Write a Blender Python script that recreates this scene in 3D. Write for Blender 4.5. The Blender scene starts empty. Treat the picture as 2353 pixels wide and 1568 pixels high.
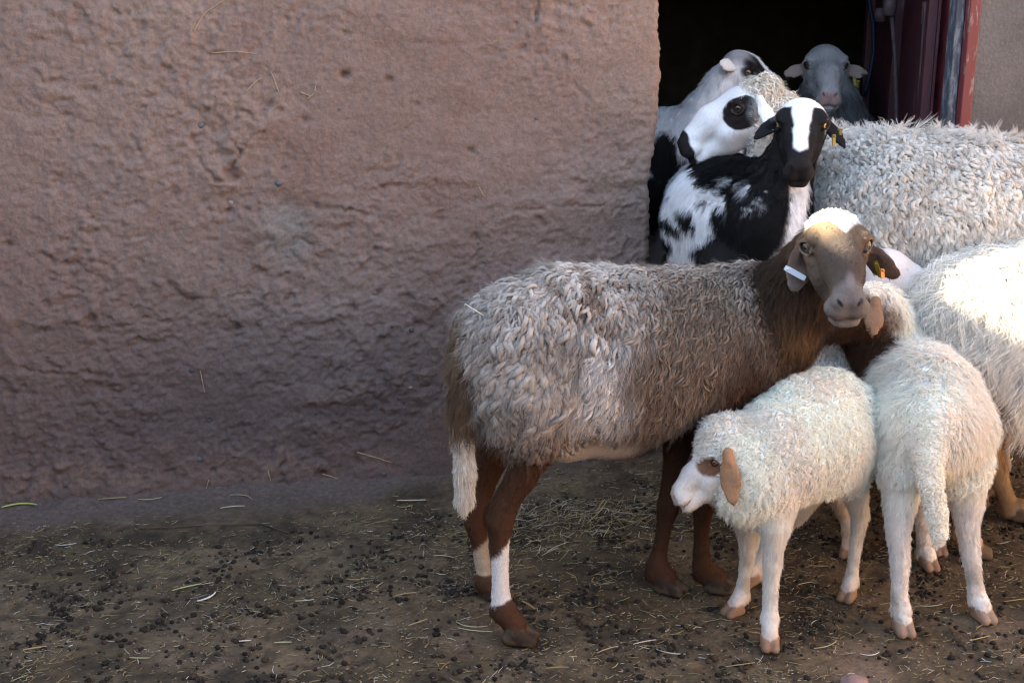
import bpy, math, random, time
import numpy as np
from mathutils import Vector
T0 = time.time()
rng = np.random.default_rng(7)
random.seed(7)
C = bpy.context.scene.collection
sc = bpy.context.scene

# ---------------------------------------------------------------- camera, sky, sun, exposure
CAM_H, PITCH = 1.3, math.radians(15.5)
F_PX = 3028.0                      # focal length in pixels of a 2352 px wide frame
cam_d = bpy.data.cameras.new('camera'); cam = bpy.data.objects.new('camera', cam_d); C.objects.link(cam)
cam.location = (0, 0, CAM_H); cam.rotation_euler = (math.pi/2 - PITCH, 0, 0)
cam_d.sensor_width = 36; cam_d.lens = 36*F_PX/2352; cam_d.clip_start = .05; cam_d.clip_end = 500
cam_d.dof.use_dof = True; cam_d.dof.focus_distance = 2.62; cam_d.dof.aperture_fstop = 16
sc.camera = cam
SUN_DIR = Vector((-1, .067, .55)).normalized()
SUN_EL = math.asin(SUN_DIR.z)
world = bpy.data.worlds.new('World'); sc.world = world; world.use_nodes = True
wn = world.node_tree.nodes; wl = world.node_tree.links; wn.clear()
sky = wn.new('ShaderNodeTexSky'); sky.sky_type = 'NISHITA'; sky.sun_disc = False
sky.sun_elevation = SUN_EL; sky.sun_rotation = math.atan2(SUN_DIR.x, SUN_DIR.y)
sky.dust_density = 1.5; sky.altitude = 900
bg = wn.new('ShaderNodeBackground'); bg.inputs[1].default_value = .15
wo = wn.new('ShaderNodeOutputWorld'); wl.new(sky.outputs[0], bg.inputs[0]); wl.new(bg.outputs[0], wo.inputs[0])
sd = bpy.data.lights.new('sun', 'SUN'); sd.energy = 5; sd.angle = math.radians(.55); sd.color = (1, .93, .82)
sun = bpy.data.objects.new('sun', sd); C.objects.link(sun); sun.rotation_euler = SUN_DIR.to_track_quat('Z', 'Y').to_euler()
vs = sc.view_settings; vs.view_transform = 'Standard'; vs.look = 'None'; vs.gamma = 1; vs.exposure = 2.85
vs.use_white_balance = True; vs.white_balance_temperature = 7350; vs.white_balance_tint = 8
sc.cycles.max_bounces = 8; sc.cycles.diffuse_bounces = 5; sc.cycles.glossy_bounces = 2
sc.cycles_curves.shape = 'RIBBONS'; sc.cycles.filter_width = 1.2

# ---------------------------------------------------------------- helpers
CT, ST = math.cos(PITCH), math.sin(PITCH)
def V(px, py, Y):                   # the point at depth Y seen at a pixel of the 2352x1568 frame
    a = (px-1176)/F_PX; b = (784-py)/F_PX
    d = np.array([a, CT+b*ST, -ST+b*CT]); t = Y/d[1]
    return np.array([d[0]*t, Y, CAM_H+d[2]*t])
def VD(px, py, r_, u_, t_):         # a direction given as right / up / towards the camera, seen along the ray of a pixel
    d = V(px, py, 3.)-np.array([0, 0, CAM_H]); d /= np.linalg.norm(d)
    rt = np.cross(d, [0, 0, 1.]); rt /= np.linalg.norm(rt); up = np.cross(rt, d); return rt*r_+up*u_-d*t_
def A3(v): return np.array(v, float)
def nz(v):
    v = A3(v); return v/(np.linalg.norm(v)+1e-12)
def sst(a, b, x):
    t = np.clip((x-a)/(b-a), 0, 1); return t*t*(3-2*t)
def lerp3(c0, c1, t):
    return A3(c0)[None, :]*(1-t)[:, None]+A3(c1)[None, :]*t[:, None] if np.ndim(c0) == 1 else c0*(1-t)[:, None]+A3(c1)[None, :]*t[:, None]

_pr = np.random.default_rng(3)
_perm = np.concatenate([_pr.permutation(256)]*3)
_gr = _pr.normal(size=(256, 3)); _gr /= np.linalg.norm(_gr, axis=1)[:, None]
def perlin(P):
    Pi = np.floor(P).astype(np.int64); f = P-Pi; Pi &= 255
    u = f*f*f*(f*(f*6-15)+10)
    out = 0
    for dx in (0, 1):
        for dy in (0, 1):
            for dz in (0, 1):
                h = _perm[_perm[_perm[(Pi[:, 0]+dx) & 255]+((Pi[:, 1]+dy) & 255)]+((Pi[:, 2]+dz) & 255)]
                g = _gr[h]
                d = (f[:, 0]-dx)*g[:, 0]+(f[:, 1]-dy)*g[:, 1]+(f[:, 2]-dz)*g[:, 2]
                w = (u[:, 0] if dx else 1-u[:, 0])*(u[:, 1] if dy else 1-u[:, 1])*(u[:, 2] if dz else 1-u[:, 2])
                out = out+w*d
    return out*1.5
def fbm(P, sc_, octv=4, gain=.5, st=(1, 1, 1)):
    P = P*sc_*A3(st)[None, :]; a = 1; o = 0; n = 0
    for k in range(octv):
        o = o+a*perlin(P+17.3*k); n += a; a *= gain; P = P*2.03
    return o/n

def set_mat(o, m): o.data.materials.append(m)
def link(o, parent=None, **kw):
    C.objects.link(o)
    if parent is not None: o.parent = parent
    for k, v in kw.items(): o[k] = v
    return o
def mesh_obj(name, V_, F_, mat, parent=None, col=None, smooth=True, **kw):
    me = bpy.data.meshes.new(name); V_ = np.asarray(V_, np.float32)
    if isinstance(F_, np.ndarray):
        me.vertices.add(len(V_)); me.vertices.foreach_set('co', V_.ravel())
        k = F_.shape[1]; me.loops.add(F_.size); me.loops.foreach_set('vertex_index', F_.astype(np.int32).ravel())
        me.polygons.add(len(F_)); me.polygons.foreach_set('loop_start', (np.arange(len(F_))*k).astype(np.int32))
        me.update(calc_edges=True)
    else:
        me.from_pydata([tuple(v) for v in V_.tolist()], [], F_); me.update()
    if smooth: me.polygons.foreach_set('use_smooth', np.ones(len(me.polygons), bool))
    if col is not None:
        at = me.color_attributes.new('tint', 'FLOAT_COLOR', 'POINT')
        c4 = np.ones((len(V_), 4), np.float32); c4[:, :3] = col; at.data.foreach_set('color', c4.ravel())
    me.materials.append(mat)
    return link(bpy.data.objects.new(name, me), parent, **kw)
def empty(name, loc, label, cat, group=None, parent=None):
    o = bpy.data.objects.new(name, None); o.location = tuple(loc); o.empty_display_size = .1
    link(o, parent); o['label'] = label; o['category'] = cat
    if group: o['group'] = group
    return o
def sub(o, loc):                    # meshes are built in world coordinates; undo the parent's offset
    o.location = tuple(-A3(loc))
    return o

# ---------------------------------------------------------------- materials
def new_mat(name):
    m = bpy.data.materials.new(name); m.use_nodes = True
    nt = m.node_tree; return m, nt.nodes, nt.links, nt.nodes['Principled BSDF']
def mat_flat(name, c, rough=.8, metal=0, noise=0, scale=30, bump=0, spec=.5):
    m, n, l, p = new_mat(name); p.inputs['Roughness'].default_value = rough; p.inputs['Metallic'].default_value = metal
    p.inputs['Base Color'].default_value = (*c, 1); p.inputs['Specular IOR Level'].default_value = spec
    if noise or bump:
        tc = n.new('ShaderNodeTexCoord'); tx = n.new('ShaderNodeTexNoise'); tx.inputs['Scale'].default_value = scale; tx.inputs['Detail'].default_value = 6
        l.new(tc.outputs['Object'], tx.inputs[0])
        if noise:
            r = n.new('ShaderNodeValToRGB'); r.color_ramp.elements[0].position = .3; r.color_ramp.elements[1].position = .7
            r.color_ramp.elements[0].color = (*[x*(1-noise) for x in c], 1); r.color_ramp.elements[1].color = (*[min(1, x*(1+noise)) for x in c], 1)
            l.new(tx.outputs[0], r.inputs[0]); l.new(r.outputs[0], p.inputs['Base Color'])
        if bump:
            b = n.new('ShaderNodeBump'); b.inputs['Strength'].default_value = bump; b.inputs['Distance'].default_value = .01
            l.new(tx.outputs[0], b.inputs['Height']); l.new(b.outputs[0], p.inputs['Normal'])
    return m
def mat_tint(name, rough=.9, spec=.25, bump=0, bscale=200, cn=.15, sheen=0, st=(1, 1, 1)):
    m, n, l, p = new_mat(name)
    a = n.new('ShaderNodeAttribute'); a.attribute_name = 'tint'
    p.inputs['Roughness'].default_value = rough; p.inputs['Specular IOR Level'].default_value = spec
    if sheen: p.inputs['Sheen Weight'].default_value = sheen
    if bump or cn:
        tc = n.new('ShaderNodeTexCoord'); mp = n.new('ShaderNodeMapping'); mp.inputs['Scale'].default_value = st
        l.new(tc.outputs['Object'], mp.inputs[0])
        tx = n.new('ShaderNodeTexNoise'); tx.inputs['Scale'].default_value = bscale; tx.inputs['Detail'].default_value = 5; tx.inputs['Roughness'].default_value = .65
        l.new(mp.outputs[0], tx.inputs[0])
        mr = n.new('ShaderNodeMapRange'); mr.inputs['From Min'].default_value = .3; mr.inputs['From Max'].default_value = .7
        mr.inputs['To Min'].default_value = 1-cn; mr.inputs['To Max'].default_value = 1+cn
        l.new(tx.outputs[0], mr.inputs[0])
        mx = n.new('ShaderNodeVectorMath'); mx.operation = 'SCALE'
        l.new(a.outputs['Color'], mx.inputs[0]); l.new(mr.outputs[0], mx.inputs['Scale']); l.new(mx.outputs[0], p.inputs['Base Color'])
        if bump:
            b = n.new('ShaderNodeBump'); b.inputs['Strength'].default_value = bump; b.inputs['Distance'].default_value = .004
            l.new(tx.outputs[0], b.inputs['Height']); l.new(b.outputs[0], p.inputs['Normal'])
    else: l.new(a.outputs['Color'], p.inputs['Base Color'])
    return m
M_COAT = mat_tint('coat', .85, .2, .35, 260, .12, st=(1, 1, .5))
M_HAIR = mat_tint('wool_fibre', .8, .15, 0, 0, 0)
M_SOIL = mat_tint('earth', .95, .15, .9, 90, .3)
M_MUD = mat_tint('adobe', .95, .12, 1., 110, .16)
M_STRAW = mat_tint('straw', .55, .4, 0, 0, 0)
M_DUNG = mat_tint('dung', .9, .2, .8, 150, .3)
M_EYE = mat_tint('eye', .08, .6, 0, 0, 0)

# ---------------------------------------------------------------- building: walls, room, ground
WA = A3([-1.285, 3.077]); WD = nz([1.674, .313, 0])[:2]; WN = A3([WD[1], -WD[0]])   # wall line, its direction, its outward normal
SU = .389+1.285; U_DOOR = SU/WD[0]
def wallpt(u, out=0): return WA+WD*u+WN*out
WTOP = 1.90
def clay_wall(name, label, path, zt, th_res, dens_u, dens_z, amp, colf, seed, parent=None, ragged=0):
    """closed wall: path = list of (x,y) corner points walked counter-clockwise; front is displaced"""
    segs = []; pts = []; nrm = []
    for i in range(len(path)-1):
        a, b = A3(path[i]), A3(path[i+1]); L = np.linalg.norm(b-a); d = (b-a)/L; nn = A3([d[1], -d[0]])
        us = dens_u(i, L)
        for u in us[:-1] if i < len(path)-2 else us:
            pts.append(a+d*u); nrm.append(nn)
    pts = A3(pts); nrm = A3(nrm)
    # soften normals at corners
    for _ in range(3):
        nrm[1:-1] = (nrm[:-2]+nrm[1:-1]*1.2+nrm[2:]); nrm /= np.linalg.norm(nrm, axis=1)[:, None]
    zs = dens_z; nu, nzz = len(pts), len(zs)
    P = np.zeros((nu, nzz, 3)); P[:, :, :2] = pts[:, None, :]; P[:, :, 2] = zs[None, :]
    N = np.zeros_like(P); N[:, :, :2] = nrm[:, None, :]
    P = P.reshape(-1, 3); N = N.reshape(-1, 3)
    h, col = colf(P)
    P = P+N*h[:, None]
    i = np.arange(nu-1)[:, None]*nzz+np.arange(nzz-1)[None, :]
    F = np.stack([i, i+nzz, i+nzz+1, i+1], -1).reshape(-1, 4)
    return P, F, col
# hand placed scars, cracks and patches of the earth wall: (px, py, radius, depth)
def wall_uz(px, py):
    a = (px-1176)/F_PX; b = (784-py)/F_PX; d = A3([a, CT+b*ST, -ST+b*CT])
    # intersect with the wall plane
    n3 = A3([WN[0], WN[1], 0]); p0 = A3([WA[0], WA[1], 0]); o = A3([0, 0, CAM_H])
    t = np.dot(p0-o, n3)/np.dot(d, n3); return o+d*t
PITS = [(790, 172, 12, .018), (1080, 345, 9, .010), (530, 400, 16, .014), (545, 408, 8, .012), (525, 485, 9, .016), (893, 182, 9, .010),
        (462, 288, 8, .008), (960, 745, 12, .014), (545, 755, 11, .014), (870, 675, 10, .01), (430, 690, 26, .010), (20, 562, 9, .01), (480, 968, 9, .008),
        (740, 1085, 14, .016), (1010, 490, 8, .007), (960, 240, 7, .008), (700, 275, 10, .008), (480, 100, 8, .006), (620, 240, 10, .008), (880, 430, 8, .008)]
CRACKS = [[(498, 180), (502, 205), (500, 225)], [(540, 235), (555, 262), (590, 275), (615, 270)], [(540, 300), (543, 330), (555, 345), (530, 375), (520, 400)],
          [(455, 365), (470, 395), (505, 420), (530, 415)], [(590, 470), (600, 520), (620, 545), (612, 590)], [(1232, 0), (1236, 50), (1238, 80)], [(750, 480), (800, 485), (850, 500)],
          [(640, 250), (600, 300), (560, 330)], [(1180, 480), (1300, 470), (1400, 478), (1480, 470)], [(380, 640), (440, 690), (520, 700)], [(940, 660), (1000, 690), (1040, 735)],
          [(50, 850), (200, 860), (330, 850)], [(640, 1000), (650, 1060), (645, 1110)]]
PITS3 = [(wall_uz(x, y), r/950, d) for x, y, r, d in PITS]
CR3 = [[wall_uz(x, y) for x, y in c] for c in CRACKS]
def segdist(P, a, b):
    ab = b-a; t = np.clip(((P-a)@ab)/(ab@ab+1e-9), 0, 1)
    return np.linalg.norm(P-a-t[:, None]*ab, axis=1)
def adobe(P):
    U = P.copy()
    rough = sst(-.25, .35, fbm(P+4, 1.6, 3)+.25*sst(.9, .3, P[:, 2]))
    lump = fbm(P, 7, 4, .5, (1, 1, 1.25))
    mid = fbm(P+9, 26, 4, .6, (1, 1, .8))
    fine = fbm(P+30, 75, 2, .6)
    chunks = np.abs(fbm(P+50, 14, 3, .55)); 
    pk = fbm(P+110, 19, 3, .55, (1, 1, 1.2)); hole = sst(.22, .40, pk)*(.25+.75*rough)
    knob = sst(.10, .5, fbm(P+140, 30, 2, .5))*(.3+.7*rough)
    h = .012*fbm(P, 1.5, 2)+.0085*lump+(.0022+.0060*rough)*mid+.0040*fine*(.4+rough)+.0016*fbm(P+77, 150, 2)-.007*hole+.004*knob
    h -= .006*rough*sst(.10, .0, chunks)*sst(-.1, .35, fbm(P+70, 3, 2))       # broken flakes
    # lifts of rammed earth: shallow ledges, drooping like plaster laps
    for z0, a in ((.245, .007), (.47, .012), (.80, .010), (1.15, .006)):
        zz = P[:, 2]-z0-.05*fbm(P*A3([1, 1, 0]), 2.4, 3)-.02*mid
        h += a*(sst(-.016, .006, zz)-sst(.004, .10, zz))*sst(-.1, .35, fbm(P+z0*9, 2.6, 3))
    cav = np.zeros(len(P))
    for c, r, d in PITS3:
        dd = np.linalg.norm((P-c)*A3([1, .4, 1.3]), axis=1)/r*(1+.5*mid)
        w = np.exp(-dd**2); h -= d*w; cav += w
    Pw = P+.022*np.stack([fbm(P, 26, 3), 0*mid, fbm(P+5, 26, 3)], 1)
    for c in CR3:
        for a, b in zip(c[:-1], c[1:]):
            dd = segdist(Pw, a, b); w = np.exp(-(dd/.0040)**2)*sst(-.35, .15, fbm(P+66, 9, 2)); h -= .008*w; cav = np.maximum(cav, w*.6)
            h += .004*np.exp(-(dd/.03)**2)
    # the old mud repair below the middle
    c = wall_uz(650, 530); dd = np.linalg.norm((P-c)*A3([1, .3, .8]), axis=1)+.02*lump
    rep = sst(.085, .04, dd); h -= .006*rep
    h += .028*np.exp(-np.clip(P[:, 2], 0, 1)/.05)                                   # foot swells
    # colour
    t = sst(-.35, .35, fbm(P+2, 1.3, 3)); base = lerp3((.224, .150, .121), (.278, .194, .156), t)
    red = sst(.0, .45, fbm(P+12, 4, 4)); base = lerp3(base, (.220, .132, .104), .55*red)
    grey = sst(.1, .5, fbm(P+22, 3.2, 3)); base = lerp3(base, (.225, .178, .160), .45*grey)
    base = lerp3(base, (.375, .258, .178), sst(.40, 1.05, P[:, 0]*.9+P[:, 2]*.25+.25*fbm(P+44, 2, 2))*.75)  # tan earth; brightening to the upper right is painted into the colour
    base = lerp3(base, (.245, .210, .180), rep*.8)
    low_shade = sst(.62, .12, P[:, 2]+.16*fbm(P+33, 2.5, 4)); base = lerp3(base, (.120, .087, .078), low_shade*.85)  # shade gradient painted into the colour, darker towards the foot
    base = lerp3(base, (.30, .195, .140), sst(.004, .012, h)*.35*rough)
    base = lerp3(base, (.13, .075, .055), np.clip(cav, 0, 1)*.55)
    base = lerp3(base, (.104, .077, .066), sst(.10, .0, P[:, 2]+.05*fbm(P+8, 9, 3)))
    sp = fbm(P+90, 60, 2); base = base*(1+.16*sp)[:, None]
    return h, np.clip(base, .02, .9)
def spaced(lo, hi, d, far_lo, far_hi):
    out = [lo]; s = d; x = lo
    while x > far_lo: s *= 1.35; x -= s; out.append(max(x, far_lo))
    out = out[::-1]; n = int((hi-lo)/d); out += list(np.linspace(lo, hi, n+1)[1:]); s = d; x = hi
    while x < far_hi: s *= 1.35; x += s; out.append(min(x, far_hi))
    return A3(out)
zs = np.concatenate([np.linspace(-.05, 1.34, 300), np.linspace(1.36, WTOP, 30)])
def du_front(i, L):
    if i == 0: return spaced(4.78, L, .0053, 0, L)
    return np.linspace(0, L, max(2, int(L/.012)))
path = [tuple(wallpt(-4.9)), tuple(wallpt(U_DOOR-.012)), tuple(wallpt(U_DOOR, -.012)), tuple(wallpt(U_DOOR+.01, -.42))]
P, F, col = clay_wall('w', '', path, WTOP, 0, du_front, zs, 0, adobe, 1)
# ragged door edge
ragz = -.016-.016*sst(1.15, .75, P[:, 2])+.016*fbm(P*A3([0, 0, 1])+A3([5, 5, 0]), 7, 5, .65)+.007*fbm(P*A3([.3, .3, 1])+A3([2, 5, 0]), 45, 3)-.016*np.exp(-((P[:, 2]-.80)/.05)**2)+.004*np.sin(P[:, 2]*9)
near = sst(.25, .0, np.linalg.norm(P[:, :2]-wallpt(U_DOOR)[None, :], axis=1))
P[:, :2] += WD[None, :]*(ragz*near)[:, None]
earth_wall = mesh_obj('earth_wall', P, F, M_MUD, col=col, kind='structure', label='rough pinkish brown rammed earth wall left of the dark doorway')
# wall top and back
def slab(name, x0x1, y, z, mat, parent=None, **kw):
    pass
def prism(name, poly, z0, z1, mat, parent=None, **kw):
    n = len(poly); vs_ = [(x, y, z0) for x, y in poly]+[(x, y, z1) for x, y in poly]
    fs = [tuple(range(n))[::-1], tuple(range(n, 2*n))]+[(i, (i+1) % n, n+(i+1) % n, n+i) for i in range(n)]
    return mesh_obj(name, vs_, fs, mat, parent, smooth=False, **kw)
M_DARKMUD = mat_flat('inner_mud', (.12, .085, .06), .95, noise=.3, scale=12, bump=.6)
M_YARD = mat_flat('yard_mud', (.22, .15, .11), .95, noise=.2, scale=8, bump=.5)  # darker mud for unseen yard walls, keeps their bounce low
M_ROOF = mat_flat('roof_mud', (.42, .28, .19), .95, noise=.2, scale=8, bump=.5)
U_R = 2.542                           # right side of the doorway, along the wall
# right wall: grey plaster
def plaster(P):
    h = .004*fbm(P+3, 5, 4)+.0012*fbm(P, 50, 3)
    t = sst(-.3, .4, fbm(P+8, 3, 4)); c = lerp3((.105, .097, .093), (.160, .146, .138), t); c = c*(1+.12*fbm(P, 45, 3))[:, None]
    return h, np.clip(c, .02, .8)
def du_r(i, L):
    if i == 1: return spaced(0, .5, .008, 0, L)
    return np.linspace(0, L, 30)
pathr = [tuple(wallpt(U_R+.01, -.35)), tuple(wallpt(U_R, -.0)), tuple(wallpt(7.5))]
P, F, col = clay_wall('w', '', pathr, WTOP, 0, du_r, np.linspace(-.05, WTOP, 220), 0, plaster, 2)
mesh_obj('plaster_wall', P, F, M_MUD, col=col, kind='structure', label='smooth grey brown plastered wall right of the red door frame')
# body of the building behind the faces: back, side and roof enclose a dark room
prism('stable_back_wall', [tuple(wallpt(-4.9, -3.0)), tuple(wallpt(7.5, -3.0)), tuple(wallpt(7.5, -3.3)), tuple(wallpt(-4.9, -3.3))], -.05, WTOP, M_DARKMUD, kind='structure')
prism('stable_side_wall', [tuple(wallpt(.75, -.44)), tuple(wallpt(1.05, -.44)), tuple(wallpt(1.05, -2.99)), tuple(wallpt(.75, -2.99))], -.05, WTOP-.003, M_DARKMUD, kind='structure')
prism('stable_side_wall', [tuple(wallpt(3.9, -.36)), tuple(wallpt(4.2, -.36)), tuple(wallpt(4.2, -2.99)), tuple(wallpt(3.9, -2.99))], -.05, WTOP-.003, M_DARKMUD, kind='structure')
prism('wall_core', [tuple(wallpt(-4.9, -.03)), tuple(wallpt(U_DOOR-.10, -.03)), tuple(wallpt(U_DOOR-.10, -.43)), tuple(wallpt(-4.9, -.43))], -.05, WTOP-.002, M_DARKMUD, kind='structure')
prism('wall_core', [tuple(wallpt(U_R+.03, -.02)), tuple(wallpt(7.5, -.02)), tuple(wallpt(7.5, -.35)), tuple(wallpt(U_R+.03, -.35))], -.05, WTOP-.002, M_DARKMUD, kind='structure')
prism('lintel', [tuple(wallpt(U_DOOR-.04, -.02)), tuple(wallpt(U_R+.03, -.02)), tuple(wallpt(U_R+.03, -.34)), tuple(wallpt(U_DOOR-.04, -.34))], 1.62, WTOP-.004, M_ROOF, kind='structure')
prism('roof', [tuple(wallpt(-4.9, .03)), tuple(wallpt(7.5, .03)), tuple(wallpt(7.5, -3.3)), tuple(wallpt(-4.9, -3.3))], WTOP, WTOP+.12, M_ROOF, kind='structure')
# the courtyard's left wing, out of frame, whose shadow lies over the yard
prism('unseen_yard_wall', [(-3.3, 4.2), (-3.3, -3.2), (-3.0, -3.2), (-3.0, 4.2)], -.05, 2.80, M_YARD, kind='structure')

prism('unseen_yard_wall', [(3.9, 3.80), (3.9, -3.2), (4.2, -3.2), (4.2, 3.86)], -.05, 2.6, M_ROOF, kind='structure')  # unseen right wall, added to bounce warm sunlight onto the animals
prism('unseen_yard_wall', [(-3.3, -3.5), (4.2, -3.5), (4.2, -3.203), (-3.3, -3.203)], -.05, 2.3, M_YARD, kind='structure')  # unseen wall behind the camera, added to cut the sky fill
# ground
_hr = np.random.default_rng(5); HOOF = np.stack([_hr.uniform(-1.3, 1.2, 90), _hr.uniform(1.9, 3.1, 90), _hr.uniform(0, 3.14, 90), _hr.uniform(.5, 1, 90)], 1)
def ground_z(x, y):
    P = np.stack([x, y, 0*x], 1)
    dent = 0*x
    for hx, hy, ha, hd in HOOF:        # hoof prints: two lobes pressed into the dirt, with a raised rim
        m = (np.abs(x-hx) < .07) & (np.abs(y-hy) < .07)
        if not m.any(): continue
        u = (x[m]-hx)*math.cos(ha)+(y[m]-hy)*math.sin(ha); v = -(x[m]-hx)*math.sin(ha)+(y[m]-hy)*math.cos(ha)
        q = np.hypot(u/.026, (np.abs(v)-.010)/.010); dent[m] += hd*(-.0075*np.exp(-q**2)+.0028*np.exp(-((q-1.9)/.6)**2))
    h = dent+.010*fbm(P, 2.2, 3)+.0045*fbm(P+5, 17, 4, .6)+.0020*fbm(P+8, 50, 2)
    dw = -((x-WA[0])*WN[0]*-1+(y-WA[1])*WN[1]*-1)      # distance in front of the wall
    bank = .045*np.exp(-np.clip(dw, 0, 9)/.11)*sst(.75, .2, x-.1)*1.0
    far = sst(3.5, 6, np.hypot(x, y-2.5))
    return (h-.004)*(1-far)*np.where(dw < -.05, .5, 1)+np.where(dw > -.3, bank, 0)
gx = spaced(-1.35, 1.3, .0094, -90, 90); gy = spaced(1.75, 3.6, .0094, -90, 90)
X, Y = np.meshgrid(gx, gy, indexing='ij'); x = X.ravel(); y = Y.ravel()
z = ground_z(x, y); P = np.stack([x, y, z], 1); n1, n2 = len(gx), len(gy)
i = np.arange(n1-1)[:, None]*n2+np.arange(n2-1)[None, :]; F = np.stack([i, i+n2, i+n2+1, i+1], -1).reshape(-1, 4)
Pf = P*A3([1, 1, 0]); dw = (x-WA[0])*WN[0]+(y-WA[1])*WN[1]
t = sst(-.35, .35, fbm(Pf, 3, 4)); col = lerp3((.108, .073, .040), (.168, .114, .066), t)
litter = sst(.05, .20, dw+.14*sst(-.5, .2, x)+.12*fbm(Pf+7, 4, 4)); col = lerp3((.124, .090, .074), (.0, .0, .0), 0*t)*(1-litter)[:, None]+col*litter[:, None]
gl = sst(-.15, .3, fbm(Pf+20, 6, 5, .65))*litter; col = lerp3(col, (.048, .035, .022), .85*gl)
dk = sst(.02, .22, fbm(Pf+31, 26, 4, .65))*litter; col = lerp3(col, (.050, .036, .024), .7*dk)
col = lerp3(col, (.26, .170, .112), sst(.05, .40, fbm(Pf+60, 5, 3))*.5*sst(2.7, 2.3, y))
col = lerp3(col, (.34, .26, .19), sst(4, 9, np.hypot(x, y)))
col *= (1+.3*fbm(Pf+1, 80, 3))[:, None]
ground = mesh_obj('ground', P, F, M_SOIL, col=np.clip(col, .01, .9), kind='structure', label='trampled brown dirt strewn with straw')

# ---------------------------------------------------------------- door frame and metal door
M_RED = mat_flat('red_paint', (.20, .035, .038), .55, noise=.35, scale=25, bump=.3)
M_MAROON = mat_flat('maroon_paint', (.10, .014, .02), .45, noise=.4, scale=14, bump=.25)
def mat_worn(name, base, worn, scale=40, thr=.5, st=(1, 1, .25)):
    m, n, l, p = new_mat(name); tc = n.new('ShaderNodeTexCoord'); mp = n.new('ShaderNodeMapping'); mp.inputs['Scale'].default_value = st
    tx = n.new('ShaderNodeTexNoise'); tx.inputs['Scale'].default_value = scale; tx.inputs['Detail'].default_value = 8; tx.inputs['Roughness'].default_value = .7
    r = n.new('ShaderNodeValToRGB'); r.color_ramp.elements[0].position = thr-.04; r.color_ramp.elements[1].position = thr+.06
    r.color_ramp.elements[0].color = (*base, 1); r.color_ramp.elements[1].color = (*worn, 1)
    l.new(tc.outputs['Object'], mp.inputs[0]); l.new(mp.outputs[0], tx.inputs[0]); l.new(tx.outputs[0], r.inputs[0]); l.new(r.outputs[0], p.inputs['Base Color'])
    p.inputs['Roughness'].default_value = .65; b = n.new('ShaderNodeBump'); b.inputs['Strength'].default_value = .4; b.inputs['Distance'].default_value = .003
    l.new(tx.outputs[0], b.inputs['Height']); l.new(b.outputs[0], p.inputs['Normal']); return m
M_FRAME = mat_worn('worn_red_paint', (.15, .028, .030), (.27, .19, .18), 55, .60)
M_STEEL = mat_worn('worn_steel', (.045, .055, .072), (.16, .18, .20), 60, .52)
M_DOOR = mat_worn('door_paint', (.050, .009, .013), (.085, .045, .06), 45, .60, (1, 1, .12))
M_RUST = mat_flat('rusty_iron', (.055, .038, .042), .7, noise=.4, scale=60, bump=.3)
def boxuv(name, u0, u1, o0, o1, z0, z1, mat, parent=None, bev=.003, **kw):
    poly = [tuple(wallpt(u0, o0)), tuple(wallpt(u1, o0)), tuple(wallpt(u1, o1)), tuple(wallpt(u0, o1))]
    o = prism(name, poly, z0, z1, mat, parent, **kw)
    b = o.modifiers.new('bevel', 'BEVEL'); b.width = bev; b.segments = 2; return o
dloc = A3([*wallpt(U_R-.05, -.1), 0])
dr = empty('door_frame', dloc, 'worn red and grey steel door frame on the right side of the doorway', 'door frame')
def ch(o, loc=dloc): sub(o, loc); return o
ch(boxuv('frame_face', U_R-.027, U_R+.004, .012, -.02, 0, 1.62, M_FRAME, dr, label='flaking red front face'))
ch(boxuv('frame_reveal', U_R-.053, U_R-.029, -.010, -.05, 0, 1.62, M_STEEL, dr, label='grey blue worn steel edge'))
ch(boxuv('frame_jamb', U_R-.027, U_R-.002, -.0205, -.16, 0, 1.62, M_RED, dr))
ch(boxuv('frame_head', U_DOOR-.02, U_R-.058, -.05, -.12, 1.56, 1.62, M_RED, dr))
dl = A3([*wallpt(U_R-.1, -.12), 0])
door = empty('metal_door', dl, 'dark maroon metal door standing open inside the doorway', 'door')
ang0 = wallpt(U_R-.057, -.09); ddir = nz([V(2008, 300, 4.25)[0]-ang0[0], 4.25-ang0[1], 0])[:2]; dn = A3([-ddir[1], ddir[0]])
def doorbox(name, s0, s1, t0, t1, z0, z1, mat, bev=.002, **kw):
    pp = lambda s, t: tuple(ang0+ddir*s+dn*t)
    o = prism(name, [pp(s0, t0), pp(s1, t0), pp(s1, t1), pp(s0, t1)], z0, z1, mat, door, **kw)
    b = o.modifiers.new('bevel', 'BEVEL'); b.width = bev; b.segments = 2; return ch(o, dl)
doorbox('door_sheet', 0, .74, .004, -.004, .06, 1.52, M_DOOR)
for s in (0.0, .35, .70): doorbox('door_stile', s, s+.04, .005, .03, .06, 1.52, M_DOOR)
for zz in (.06, .78, 1.48): doorbox('door_rail', .041, .349, .005, .028, zz, zz+.04, M_DOOR); doorbox('door_rail', .391, .699, .005, .028, zz, zz+.04, M_DOOR)
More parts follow.
